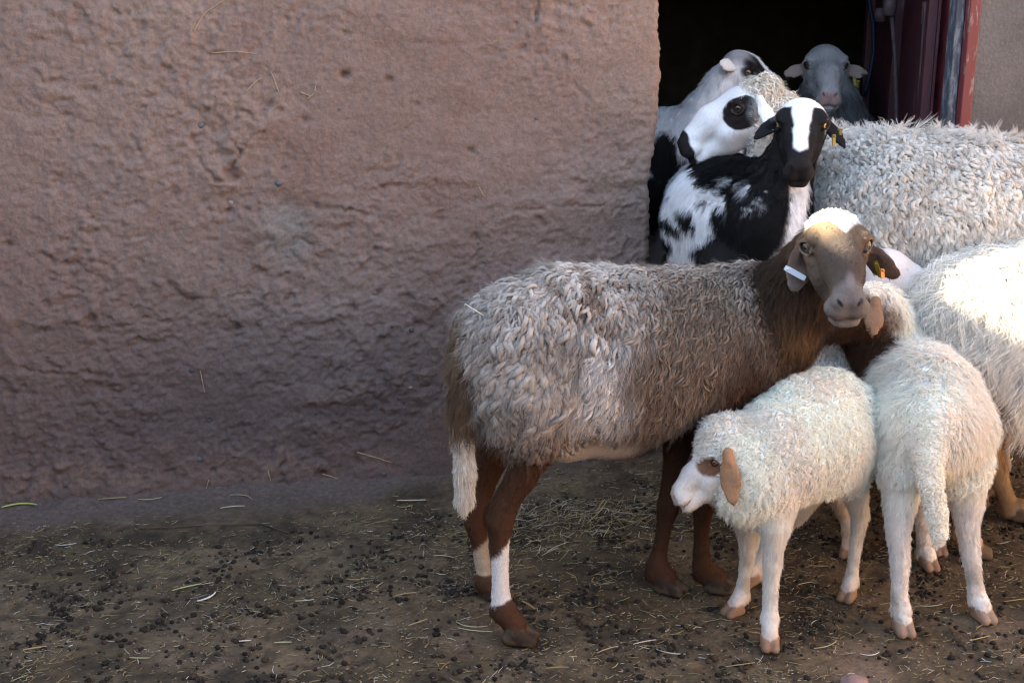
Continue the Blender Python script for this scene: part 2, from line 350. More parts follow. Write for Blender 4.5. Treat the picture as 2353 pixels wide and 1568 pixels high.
def tube(name, pts, r, mat, parent=None, seg=8, off=None, **kw):
    pts = A3(pts); n = len(pts); rr = np.ones(n)*r if np.ndim(r) == 0 else A3(r); vs_ = []; 
    tv = np.gradient(pts, axis=0); ref = A3([.13, .2, 1.])
    for p, t, q in zip(pts, tv, rr):
        t = nz(t); a = nz(np.cross(t, ref if abs(t@nz(ref)) < .95 else A3([1, 0, 0]))); b = np.cross(t, a)
        for k in range(seg):
            w = 2*math.pi*k/seg; vs_.append(p+q*(a*math.cos(w)+b*math.sin(w)))
    fs = [(i*seg+k, i*seg+(k+1) % seg, (i+1)*seg+(k+1) % seg, (i+1)*seg+k) for i in range(n-1) for k in range(seg)]
    fs += [tuple(range(seg))[::-1], tuple(range((n-1)*seg, n*seg))]
    o = mesh_obj(name, vs_, fs, mat, parent, **kw)
    return ch(o, off) if off is not None else o
def vline(pts, n=10):
    pts = A3(pts); s = np.linspace(0, len(pts)-1, n); return np.stack([np.interp(s, range(len(pts)), pts[:, k]) for k in range(3)], 1)
# long pull rods hanging from the bolts
for name, pp, Yd in (('bolt_rod', [(2046, 10), (2056, 130), (2060, 310)], 3.86), ('bolt_rod', [(2128, 5), (2120, 110), (2108, 300)], 3.66)):
    tube(name, vline([V(a, b, Yd) for a, b in pp], 12), .0065, M_RUST, door, off=dl)
for a, b, w, h, Yd in ((2044, 12, .02, .03, 3.85), (2126, 30, .012, .03, 3.71), (2024, 35, .018, .02, 3.95)):
    c = V(a, b, Yd); n = 10
    tube('bolt', [c+A3([0, 0, -h]), c+A3([0, 0, -h*.9]), c+A3([0, 0, h*.9]), c+A3([0, 0, h])], [w*.6, w, w, w*.6], M_RUST, door, off=dl)
M_HOSE = mat_flat('blue_hose', (.005, .016, .055), .4)
tube('hose', vline([V(1990, -60, 4.3), V(1997, 10, 4.3), V(2006, 60, 4.3), V(2007, 120, 4.3), V(1998, 170, 4.3), V(1985, 220, 4.3)], 24), .006, M_HOSE,
     label='thin blue hose hanging beside the open maroon door', category='hose')
print('setting', round(time.time()-T0, 1))

# ---------------------------------------------------------------- signed distance bodies
class Body:
    def __init__(s): s.pr = []; s.sb = []; s.eyes = []
    def cap(s, a, b, ra, rb, tag, k=.03, sq=None): s.pr.append(('c', A3(a), A3(b), ra, rb, tag, k, sq))
    def chain(s, L, tag, k=.03, sq=None):
        s.pr.append(('p', [('c', A3(a), A3(b), ra, rb, tag, k, sq) for (a, ra), (b, rb) in zip(L[:-1], L[1:])], None, 0, 0, tag, k, sq))
    def ell(s, c, r, R, tag, k=.02): s.pr.append(('e', A3(c), A3(r), A3(R), 0, tag, k, None))
    def cut(s, a, b, ra, rb, k=.004): s.sb.append(('c', A3(a), A3(b), ra, rb, 'cut', k, None))
def sdp(p, x, y, z):
    if p[0] == 'p':                  # a tapering tube: its pieces join without swelling at the joints
        d = None
        for q in p[1]:
            e = sdp(q, x, y, z); d = e if d is None else np.minimum(d, e)
        if len(p[1]) > 1:
            m = None; kk = .004
            for q in p[1]:
                e = np.exp(-(sdp(q, x, y, z)-d)/kk); m = e if m is None else m+e
            d = d-kk*np.minimum(np.log(m), .6)*.5
        return d
    if p[0] == 'c':
        _, a, b, ra, rb, _, _, sq = p
        X, Y_, Z = x-a[0], y-a[1], z-a[2]; ab = b-a
        if sq is not None:
            n, q = sq; d = (X*n[0]+Y_*n[1]+Z*n[2])*(1/q-1); X = X+d*n[0]; Y_ = Y_+d*n[1]; Z = Z+d*n[2]
            ab = ab+(ab@n)*(1/q-1)*n
        t = np.clip((X*ab[0]+Y_*ab[1]+Z*ab[2])/(ab@ab+1e-12), 0, 1)
        return np.sqrt((X-t*ab[0])**2+(Y_-t*ab[1])**2+(Z-t*ab[2])**2)-(ra+(rb-ra)*t)
    _, c, r, R, _, _, _, _ = p
    X, Y_, Z = x-c[0], y-c[1], z-c[2]
    u = X*R[0, 0]+Y_*R[1, 0]+Z*R[2, 0]; v = X*R[0, 1]+Y_*R[1, 1]+Z*R[2, 1]; w = X*R[0, 2]+Y_*R[1, 2]+Z*R[2, 2]
    k0 = np.sqrt((u/r[0])**2+(v/r[1])**2+(w/r[2])**2); k1 = np.sqrt((u/r[0]**2)**2+(v/r[1]**2)**2+(w/r[2]**2)**2)+1e-9
    return k0*(k0-1)/k1
def pbox(p, pad):
    if p[0] == 'p':
        bb = [pbox(q, pad+.002) for q in p[1]]; return np.min([x[0] for x in bb], 0), np.max([x[1] for x in bb], 0)
    if p[0] == 'c':
        m = max(p[3], p[4])+pad; return np.minimum(p[1], p[2])-m, np.maximum(p[1], p[2])+m
    m = max(p[2])+pad; return p[1]-m, p[1]+m
def surface(B, lo, hi, res):
    lo = A3(lo); n = np.maximum(np.ceil((A3(hi)-lo)/res).astype(int), 2)+1
    ax = [(lo[k]+np.arange(n[k])*res).astype(np.float32) for k in range(3)]
    Gd = np.full(n, .2, np.float32)
    for lst, sgn in ((B.pr, 1), (B.sb, -1)):
        for p in lst:
            k = p[6]; a, b = pbox(p, k+res*2)
            i0 = np.clip(np.floor((a-lo)/res).astype(int), 0, n-1); i1 = np.clip(np.ceil((b-lo)/res).astype(int)+1, 1, n)
            if np.any(i1 <= i0): continue
            sl = tuple(slice(i0[j], i1[j]) for j in range(3))
            d = sdp(p, ax[0][sl[0]][:, None, None], ax[1][sl[1]][None, :, None], ax[2][sl[2]][None, None, :]).astype(np.float32)
            g = Gd[sl]
            if sgn > 0:
                h = np.maximum(k-np.abs(g-d), 0)/k; Gd[sl] = np.minimum(g, d)-h*h*k*.25
            else:
                d = -d; h = np.maximum(k-np.abs(g-d), 0)/k; Gd[sl] = np.maximum(g, d)+h*h*k*.25
    Gd = np.maximum(Gd, -(ax[2][None, None, :]-.001))         # soles are flat
    s = Gd < 0
    cc = s[:-1, :-1, :-1].astype(np.int8)
    cnt = sum(s[dx:n[0]-1+dx, dy:n[1]-1+dy, dz:n[2]-1+dz].astype(np.int8) for dx in (0, 1) for dy in (0, 1) for dz in (0, 1))
    act = (cnt > 0) & (cnt < 8); idx = np.argwhere(act); vid = np.full(act.shape, -1, np.int32); vid[act] = np.arange(len(idx))
    cr = [(0, 0, 0), (1, 0, 0), (0, 1, 0), (1, 1, 0), (0, 0, 1), (1, 0, 1), (0, 1, 1), (1, 1, 1)]
    val = [Gd[idx[:, 0]+a, idx[:, 1]+b, idx[:, 2]+c] for a, b, c in cr]
    acc = np.zeros((len(idx), 3)); num = np.zeros(len(idx))
    for i_, a in enumerate(cr):
        for j_, b in enumerate(cr):
            if j_ > i_ and sum(abs(a[q]-b[q]) for q in range(3)) == 1:
                m = (val[i_] < 0) != (val[j_] < 0); t = np.where(m, val[i_]/(val[i_]-val[j_]+1e-12), 0)
                pos = A3(a)[None, :]+(A3(b)-A3(a))[None, :]*t[:, None]
                acc += pos*m[:, None]; num += m
    P = lo+(idx+acc/num[:, None])*res
    Fs = []
    for d in range(3):
        o1, o2 = [(1, 2), (2, 0), (0, 1)][d]
        e = np.zeros(3, int); e[d] = 1
        A_ = s[tuple(slice(0, n[q]-e[q]) for q in range(3))]; Bb = s[tuple(slice(e[q], n[q]) for q in range(3))]
        ed = np.argwhere(A_ != Bb); ok = (ed[:, o1] > 0) & (ed[:, o2] > 0) & (ed[:, o1] < n[o1]-1) & (ed[:, o2] < n[o2]-1); ed = ed[ok]
        def vv(da, db):
            q = ed.copy(); q[:, o1] += da; q[:, o2] += db; return vid[q[:, 0], q[:, 1], q[:, 2]]
        q = np.stack([vv(-1, -1), vv(0, -1), vv(0, 0), vv(-1, 0)], 1)
        inside = s[ed[:, 0], ed[:, 1], ed[:, 2]]
        q[~inside] = q[~inside][:, ::-1]; Fs.append(q)
    return P, np.concatenate(Fs)
def build_mesh(B, res, fine=()):
    los = A3([pbox(p, .02)[0] for p in B.pr]).min(0); his = A3([pbox(p, .02)[1] for p in B.pr]).max(0); los[2] = max(los[2], -.01)
    P, F = surface(B, los, his, res); Ps = [P]; Fs = []
    cen = P[F].mean(1); keep = np.ones(len(F), bool)
    for lo, hi, r in fine:
        lo = A3(lo); hi = A3(hi); keep &= ~np.all((cen > lo+res) & (cen < hi-res), axis=1)
    Fs.append(F[keep]); off = len(P)
    done = []
    for lo, hi, r in fine:
        P2, F2 = surface(B, np.maximum(lo, los), np.minimum(hi, his), r)
        c2 = P2[F2].mean(1); k2 = np.ones(len(F2), bool)
        for l3, h3 in done: k2 &= ~np.all((c2 > l3) & (c2 < h3), axis=1)
        done.append((A3(lo), A3(hi)))
        Ps.append(P2); Fs.append(F2[k2]+off); off += len(P2)
    P = np.concatenate(Ps); F = np.concatenate(Fs)
    used = np.zeros(len(P), bool); used[F.ravel()] = True; m = np.cumsum(used)-1
    return P[used], m[F]
def vnormals(P, F):
    n = np.cross(P[F[:, 2]]-P[F[:, 0]], P[F[:, 3]]-P[F[:, 1]]); N = np.zeros_like(P)
    for k in range(4): 
        for a in range(3): N[:, a] += np.bincount(F[:, k], n[:, a], len(P))
    return N/(np.linalg.norm(N, axis=1)[:, None]+1e-12)
def tagdist(B, P):
    D = {}
    for p in B.pr:
        d = sdp(p, P[:, 0], P[:, 1], P[:, 2]); D[p[5]] = np.minimum(D[p[5]], d) if p[5] in D else d
    return D
class Coat:                         # what is at each vertex: soft region weights and noise
    def __init__(s, B, P, N): s.P, s.N, s.D = P, N, tagdist(B, P)
    def w(s, tags, soft=.012):
        tags = tags.split(); a = np.min([s.D[t] for t in tags if t in s.D]+[np.full(len(s.P), 9.)], axis=0)
        b = np.min([s.D[t] for t in s.D if t not in tags]+[np.full(len(s.P), 9.)], axis=0)
        return sst(-soft, soft, b-a)
    def ball(s, c, r, soft=.006, st=(1, 1, 1), wob=0, wf=25):
        d = np.linalg.norm((s.P-A3(c))*A3(st), axis=1)
        if wob: d = d+wob*fbm(s.P+A3(c), wf, 3)
        return sst(r+soft, r-soft, d)
def paint(col, c, w): return col*(1-w)[:, None]+A3(c)[None, :]*w[:, None]

def head_frame(mid, nose, up):
    y = nz(nose); x = nz(np.cross(y, A3(up))); z = np.cross(x, y); return A3(mid), np.stack([x, y, z], 1)
def add_head(B, H, s=1.0, k=.018, muz=1.0, roman=0., length=1., eye=1., jaw=1.):
    O, R = H
    def L(x, y, z): return O+R@(A3([x, y*length if y > .02 else y, z])*s)
    B.L = L; B.R = R; B.O = O; B.s = s
    e = lambda c, r, tag='head', kk=k: B.ell(L(*c), A3(r)*s, R, tag, kk*s)
    c = lambda a, b, ra, rb, tag='head', kk=k: B.cap(L(*a), L(*b), ra*s, rb*s, tag, kk*s)
    e((0, -.022, -.004), (.054, .050, .046)); e((0, .000, .010), (.050, .040, .032))
    c((0, .0, .008+roman*.3), (0, .07, .002+roman), .044, .034); c((0, .07, .002+roman), (0, .125, -.012), .034, .028)
    c((0, -.05, -.05*jaw), (0, .055, -.054), .04, .029); c((0, .055, -.054), (0, .115, -.054), .029, .021)
    for q in (1, -1):
        c((q*.030, -.03, -.03), (q*.024, .05, -.034), .033, .024)
        e((q*.044, .006, .0285), (.015, .022, .010), kk=.010)                 # brow
        e((q*.042, .014, -.012), (.012, .022, .009), kk=.010)                  # below the eye
        e((q*.016, .138, -.034), (.020*muz, .024, .020), 'muzzle', .010)         # lip halves
        e((q*.014, .146, -.014), (.013*muz, .014, .013), 'muzzle', .010)         # nostril wings
        e((q*.009, .128, -.062), (.016*muz, .026, .013), 'muzzle', .010)
        B.cut(L(q*.0085, .167, -.021), L(q*.0215, .153, -.006), .0021*s, .0017*s, .003)
        B.cut(L(0, .166, -.0505), L(q*.024*muz, .142, -.049), .0018*s, .0018*s, .003)
        B.cut(L(q*.024*muz, .142, -.049), L(q*.033*muz, .104, -.044), .0018*s, .0012*s, .003)
        ec = L(q*.0475, .008, .010)
        B.cut(L(q*.053, .012, .010), L(q*.072, .028, .014), .0108*s*eye, .012*s*eye, .004)
        B.eyes.append((ec, .0132*s*eye, nz(R@A3([q*1., .5, .12])), R[:, 1], R[:, 2], q))
        # lids
        for zz, rr in ((1, .0038), (-1, .0030)):
            P0 = [L(q*(.0575-.007*t), .012+.0145*t*eye, .010+zz*(.0105*eye)*(1-t*t)**.5) for t in (-1, -.5, 0, .5, 1)]
            B.chain([(p, rr*s) for p in P0], 'lid', .004*s)
    B.cut(L(0, .165, -.028), L(0, .160, -.048), .0012*s, .0012*s, .003)
def add_ear(B, base, tip, w, nrm, bend=0., tag='ear', cup=True):
    base, tip = A3(base), A3(tip); ax = tip-base; Ln = np.linalg.norm(ax); n = A3(nrm); n = nz(n-ax*(n@ax)/(ax@ax)); q = .24
    pts = [base, base+ax*.22+n*bend*.4, base+ax*.5+n*bend, base+ax*.78+n*bend*.8, tip]; rr = [w*.28, w*.44, w*.48, w*.30, w*.05]
    B.cap(base-ax*.15, pts[1], w*.25, w*.25, 'ear', .02)
    B.chain(list(zip(pts, rr)), tag, .006, (n, q))
    if cup: 
        for a, b, ra, rb in ((pts[1], pts[2], rr[1], rr[2]), (pts[2], pts[3], rr[2], rr[3])):
            B.sb.append(('c', a+n*w*.22, b+n*w*.22, ra*.62, rb*.62, 'cut', .005, (n, .35)))
def add_leg(B, L, toe, s=1., tag='leg', k=.02, hoof=True):
    """L: (point, radius) from the top down to the fetlock; toe: horizontal direction of the hoof"""
    B.chain(L, tag, k)
    f, r = L[-1]; t = nz([toe[0], toe[1], 0]); sd_ = A3([-t[1], t[0], 0])
    pas = A3([f[0], f[1], 0])+t*.020*s+A3([0, 0, .030*s]); B.cap(f, pas, r, .019*s, tag, k*.6)
    B.cap(f-t*.012*s, f-t*.016*s-A3([0, 0, .008*s]), .010*s, .007*s, tag, .01)
    for q in (1, -1):
        a = pas+sd_*q*.0090*s-A3([0, 0, .008*s]); b = A3([pas[0], pas[1], .009*s])+t*.030*s+sd_*q*.0105*s
        B.cap(a, b, .0145*s, .0095*s, 'hoof', .004)
        B.cap(A3([a[0], a[1], .010*s])-t*.008*s, b, .0135*s, .0105*s, 'hoof', .004)
    B.cut(pas+t*.022*s+A3([0, 0, .004]), A3([pas[0], pas[1], 0])+t*.05*s, .0018*s, .0022*s, .003)

# ---- hair
def grow(name, parent, off, P, F, N, col, ln, dens, comb, count, per, spread, seg=5, lift=.5, curl=.006, cf=3., clump=.75, rad=.0006, tipc=1.15, rootc=.7, cjit=.1, grav=.3, seed=1, cull=True, taper=.25):
    r = np.random.default_rng(seed)
    fc = P[F].mean(1); ar = .5*np.linalg.norm(np.cross(P[F[:, 2]]-P[F[:, 0]], P[F[:, 3]]-P[F[:, 1]]), axis=1)
    fn = N[F].mean(1); wgt = ar*dens[F].mean(1)
    if cull:
        tc = A3([0, 0, CAM_H])-fc; tc /= np.linalg.norm(tc, axis=1)[:, None]; wgt = wgt*sst(-.55, -.35, (fn*tc).sum(1))
    if wgt.sum() <= 0: return None
    fi = r.choice(len(F), count, p=wgt/wgt.sum())
    uv = r.random((count, 2)); q = P[F[fi]]; a, b = uv[:, :1], uv[:, 1:]
    bl = lambda arr: (arr[F[fi, 0]]*(1-a)*(1-b)+arr[F[fi, 1]]*a*(1-b)+arr[F[fi, 2]]*a*b+arr[F[fi, 3]]*(1-a)*b)
    G0 = bl(P); n = bl(N); n /= np.linalg.norm(n, axis=1)[:, None]+1e-9
    c = bl(col); l = bl(ln[:, None])[:, 0]; cb = bl(comb); cb = cb-n*(cb*n).sum(1)[:, None]; cb /= np.linalg.norm(cb, axis=1)[:, None]+1e-3
    sidev = np.cross(n, cb)
    l = l*r.uniform(.7, 1.3, count)
    ph = r.random(count)*6.28; sw = r.normal(0, .35, count)
    t = np.linspace(0, 1, seg)
    d0 = n*lift+cb*(1-lift)+sidev*sw[:, None]*.6; d0 /= np.linalg.norm(d0, axis=1)[:, None]
    gc = G0[:, None, :]+d0[:, None, :]*(l[:, None]*t[None, :])[:, :, None]
    gc[:, :, :] += cb[:, None, :]*(l[:, None]*.45*t[None, :]**2)[:, :, None]
    gc[:, :, 2] -= grav*l[:, None]*t[None, :]**2
    cu = curl*np.sin(ph[:, None]+cf*t[None, :]*3.1)*t[None, :]; cu2 = curl*.6*np.cos(ph[:, None]*1.7+cf*t[None, :]*3.1)*t[None, :]
    gc += sidev[:, None, :]*cu[:, :, None]+n[:, None, :]*cu2[:, :, None]
    # strands round each guide
    K = count*per; gi = np.repeat(np.arange(count), per)
    o = r.normal(0, spread, (K, 2)); off0 = cb[gi]*o[:, :1]+sidev[gi]*o[:, 1:]-n[gi]*.002
    w = (1-clump*t**1.1)
    pos = gc[gi]+off0[:, None, :]*w[None, :, None]
    pos += (r.normal(0, 1, (K, 1, 3))*(l[gi]*.10)[:, None, None])*(t**1.3)[None, :, None]
    sh = r.uniform(.75, 1.05, K); pos = pos[:, :1, :]+(pos-pos[:, :1, :])*sh[:, None, None]
    cc = c[gi]*(1+r.normal(0, cjit, (K, 1)))*(1+np.repeat(r.normal(0, cjit, (count, 1)), per, 0))
    sh_ = rootc+(tipc-rootc)*t**.7
    cc = np.clip(cc[:, None, :]*sh_[None, :, None], .003, .95)
    if off is not None: pos = pos-A3(off)[None, None, :]
    cv = bpy.data.hair_curves.new(name); cv.add_curves([seg]*K)
    cv.attributes['position'].data.foreach_set('vector', pos.astype(np.float32).ravel())
    ra = cv.attributes.new('radius', 'FLOAT', 'POINT'); ra.data.foreach_set('value', np.tile((rad*(1-(1-taper)*t)).astype(np.float32), K))
    ca = cv.attributes.new('tint', 'FLOAT_COLOR', 'POINT'); c4 = np.ones((K, seg, 4), np.float32); c4[:, :, :3] = cc; ca.data.foreach_set('color', c4.ravel())
    cv.materials.append(M_HAIR)
    ob = bpy.data.objects.new(name, cv); link(ob, parent, kind='stuff'); return ob
HAIRQ = 1.0
def locks(name, parent, off, P, F, N, col, ln, dens, comb, count, rad, lift=.35, curl=.006, rootc=.4, tipc=1.15, cjit=.1, grav=.2, seed=1, cf=2.0, ks=4, radv=None):
    r = np.random.default_rng(seed); fc = P[F].mean(1); ar = .5*np.linalg.norm(np.cross(P[F[:, 2]]-P[F[:, 0]], P[F[:, 3]]-P[F[:, 1]]), axis=1)
    fn = N[F].mean(1); wgt = ar*dens[F].mean(1); tc = A3([0, 0, CAM_H])-fc; tc /= np.linalg.norm(tc, axis=1)[:, None]; wgt = wgt*sst(-.5, -.3, (fn*tc).sum(1))
    # spread the roots evenly: many candidates, keep one per small cell
    fi = r.choice(len(F), count*5, p=wgt/wgt.sum()); cell = np.floor(fc[fi]/(rad*1.55)).astype(int); _, k = np.unique(cell, axis=0, return_index=True); k = r.permutation(k)[:count]; fi = fi[k]; count = len(fi)
    G0 = fc[fi]; n = fn[fi]/(np.linalg.norm(fn[fi], axis=1)[:, None]+1e-9); c = col[F[fi, 0]]; l = ln[F[fi, 0]]*r.uniform(.65, 1.35, count)
    cb = comb[F[fi, 0]]; cb = cb-n*(cb*n).sum(1)[:, None]; cb /= np.linalg.norm(cb, axis=1)[:, None]+1e-3; sv = np.cross(n, cb)
    seg = 6; t = np.linspace(0, 1, seg); ph = r.random(count)*6.28; sw = r.normal(0, .28, count)+1.3*fbm(G0, 11, 3)+1.1*fbm(G0+9, 32, 2)
    d0 = cb+sv*sw[:, None]; d0 /= np.linalg.norm(d0, axis=1)[:, None]; sd2 = np.cross(n, d0)
    hh = lift*l*r.uniform(.6, 1.4, count)
    g = G0[:, None]+d0[:, None]*(l[:, None]*t)[:, :, None]+n[:, None]*(hh[:, None]*np.sin(np.pi*np.clip(t*.92+.04, 0, 1))-.0012-l[:, None]*.10*t**2)[:, :, None]; g[:, :, 2] -= grav*l[:, None]*t**2
    cu = curl*r.uniform(.5, 1.4, count)[:, None]*np.sin(ph[:, None]+cf*t*3.1); g += sd2[:, None]*(cu-cu[:, :1])[:, :, None]
    prof = A3([.60, 1., 1.08, 1.08, .95, .42]); rr = rad*r.uniform(.65, 1.3, count)*(radv[F[fi, 0]] if radv is not None else 1)
    tg = np.gradient(g, axis=1); tg /= np.linalg.norm(tg, axis=2)[:, :, None]+1e-9; aa = np.cross(tg, n[:, None]); aa /= np.linalg.norm(aa, axis=2)[:, :, None]+1e-9; bb = np.cross(tg, aa)
    w = np.arange(ks)*2*math.pi/ks; R_ = (rr[:, None]*prof)[:, :, None, None]*(1+r.normal(0, .12, (count, seg, ks, 1)))
    Vv = g[:, :, None]+R_*(aa[:, :, None]*np.cos(w)[None, None, :, None]+bb[:, :, None]*np.sin(w)[None, None, :, None]*.8)
    base = np.arange(count)[:, None, None]*seg*ks+np.arange(seg-1)[None, :, None]*ks; j = np.arange(ks)[None, None, :]; j2 = (j+1) % ks
    Ff = np.stack([base+j, base+j2, base+ks+j2, base+ks+j], -1).reshape(-1, 4)
    sh = rootc+(tipc-rootc)*np.sin(np.pi*np.clip(t*.8+.12, 0, 1))**.7; cc = c[:, None]*sh[None, :, None]*(1+r.normal(0, cjit, (count, 1, 1))); cc = np.repeat(cc, ks, 1).reshape(-1, 3)
    return mesh_obj(name, Vv.reshape(-1, 3)-A3(off), Ff, M_COAT, parent, col=np.clip(cc, .003, .9), kind='stuff')

def eyeball(parent, off, c, r, fwd, nosed, upd, iris=(.42, .27, .09), lab=None):
    n1, n2 = 28, 40; vs_ = []; cs = []
    f = nz(fwd); h = nz(A3(nosed)-f*(A3(nosed)@f)); u = np.cross(f, h)
    for i in range(n1+1):
        th = math.pi*(i/n1)**1.3
        for j in range(n2):
            w = 2*math.pi*j/n2; a = math.sin(th)*math.cos(w); b = math.sin(th)*math.sin(w); cz = math.cos(th)
            rr = r*(1.0+.06*max(0, cz-.6)); vs_.append(A3(c)+rr*(f*cz+h*a+u*b))
            q = math.hypot(a, b) if cz > 0 else 2
            if q < .62:
                pup = abs(a) < .40 and abs(b) < .17
                cs.append((.004, .004, .005) if pup else (tuple(x*(.75+.5*q) for x in iris) if q < .55 else (.05, .035, .02)))
            else: cs.append((.09, .055, .04))
    fs = [(i*n2+j, (i+1)*n2+j, (i+1)*n2+(j+1) % n2, i*n2+(j+1) % n2) for i in range(n1) for j in range(n2)]
    o = mesh_obj('eye', A3(vs_)-A3(off), fs, M_EYE, parent, col=A3(cs)); return o

def make_animal(name, label, B, base, coat, res=.006, fine=(), group=None, cat='sheep', iris=(.42, .27, .09), hair=()):
    t1 = time.time(); base = A3([base[0], base[1], 0])
    root = empty(name, base, label, cat, group)
    P, F = build_mesh(B, res, fine); N = vnormals(P, F)
    ct = Coat(B, P, N); d = coat(ct)
    disp = d.get('disp')
    if disp is not None: P = P+N*disp[:, None]; N = vnormals(P, F)
    P[:, 2] = np.maximum(P[:, 2], .0005)
    mesh_obj('body', P-base, F, M_COAT, root, col=np.clip(d['col'], .003, .92))
    for e in B.eyes: eyeball(root, base, e[0], e[1], e[2], e[3], e[4], iris)
    for i, h in enumerate(hair):
        h = dict(h); key = h.pop('on'); nm = h.pop('name', 'fleece'); h['count'] = int(h['count']*HAIRQ)
        L_ = d[key+'_len']; De = d[key+'_den']; cl = d.get(key+'_col', d['col'])
        if h.pop('mesh', False):
            locks(nm, root, base, P, F, N, cl, L_, De, d.get(key+'_comb', d['comb']), seed=5+i, radv=d.get(key+'_rad'), **h); continue
        grow(nm, root, base, P, F, N, cl, L_, De, d[key+'_comb'] if key+'_comb' in d else d['comb'], seed=hash(name) % 97+i if False else 11+i*7+int(abs(base[0])*1000) % 89, **h)
    print(name, len(P), 'verts', round(time.time()-t1, 1), 's'); return root, base
M_TAGW = mat_flat('white_plastic', (.72, .74, .78), .35)
M_TAGY = mat_flat('yellow_plastic', (.20, .145, .012), .35)
def ear_tag(root, base, c, d, w, h, n, mat, label=None, th=.0018):
    c, d, n = A3(c), nz(d), nz(n); s_ = np.cross(n, d); vs_ = []
    outline = [(-.5, -.32), (-.42, -.5), (.42, -.5), (.5, -.32), (.5, .32), (.42, .5), (-.42, .5), (-.5, .32)]
    for z_ in (-th, th):
        for a, b in outline: vs_.append(c+s_*w*a+d*h*b+n*z_)
    fs = [tuple(range(8))[::-1], tuple(range(8, 16))]+[(i, (i+1) % 8, 8+(i+1) % 8, 8+i) for i in range(8)]
    o = mesh_obj('ear_tag', A3(vs_)-base, fs, mat, root, smooth=False)
    if label: o['label'] = label
    tube('tag_pin', [c-base-d*h*.35-n*.006, c-base-d*h*.35+n*.006], .0022, mat, root); return o
DOWN = A3([0, 0, -1.])
#ANIMALS
def legcol(ct, col, brown, w): return paint(col, brown, w)
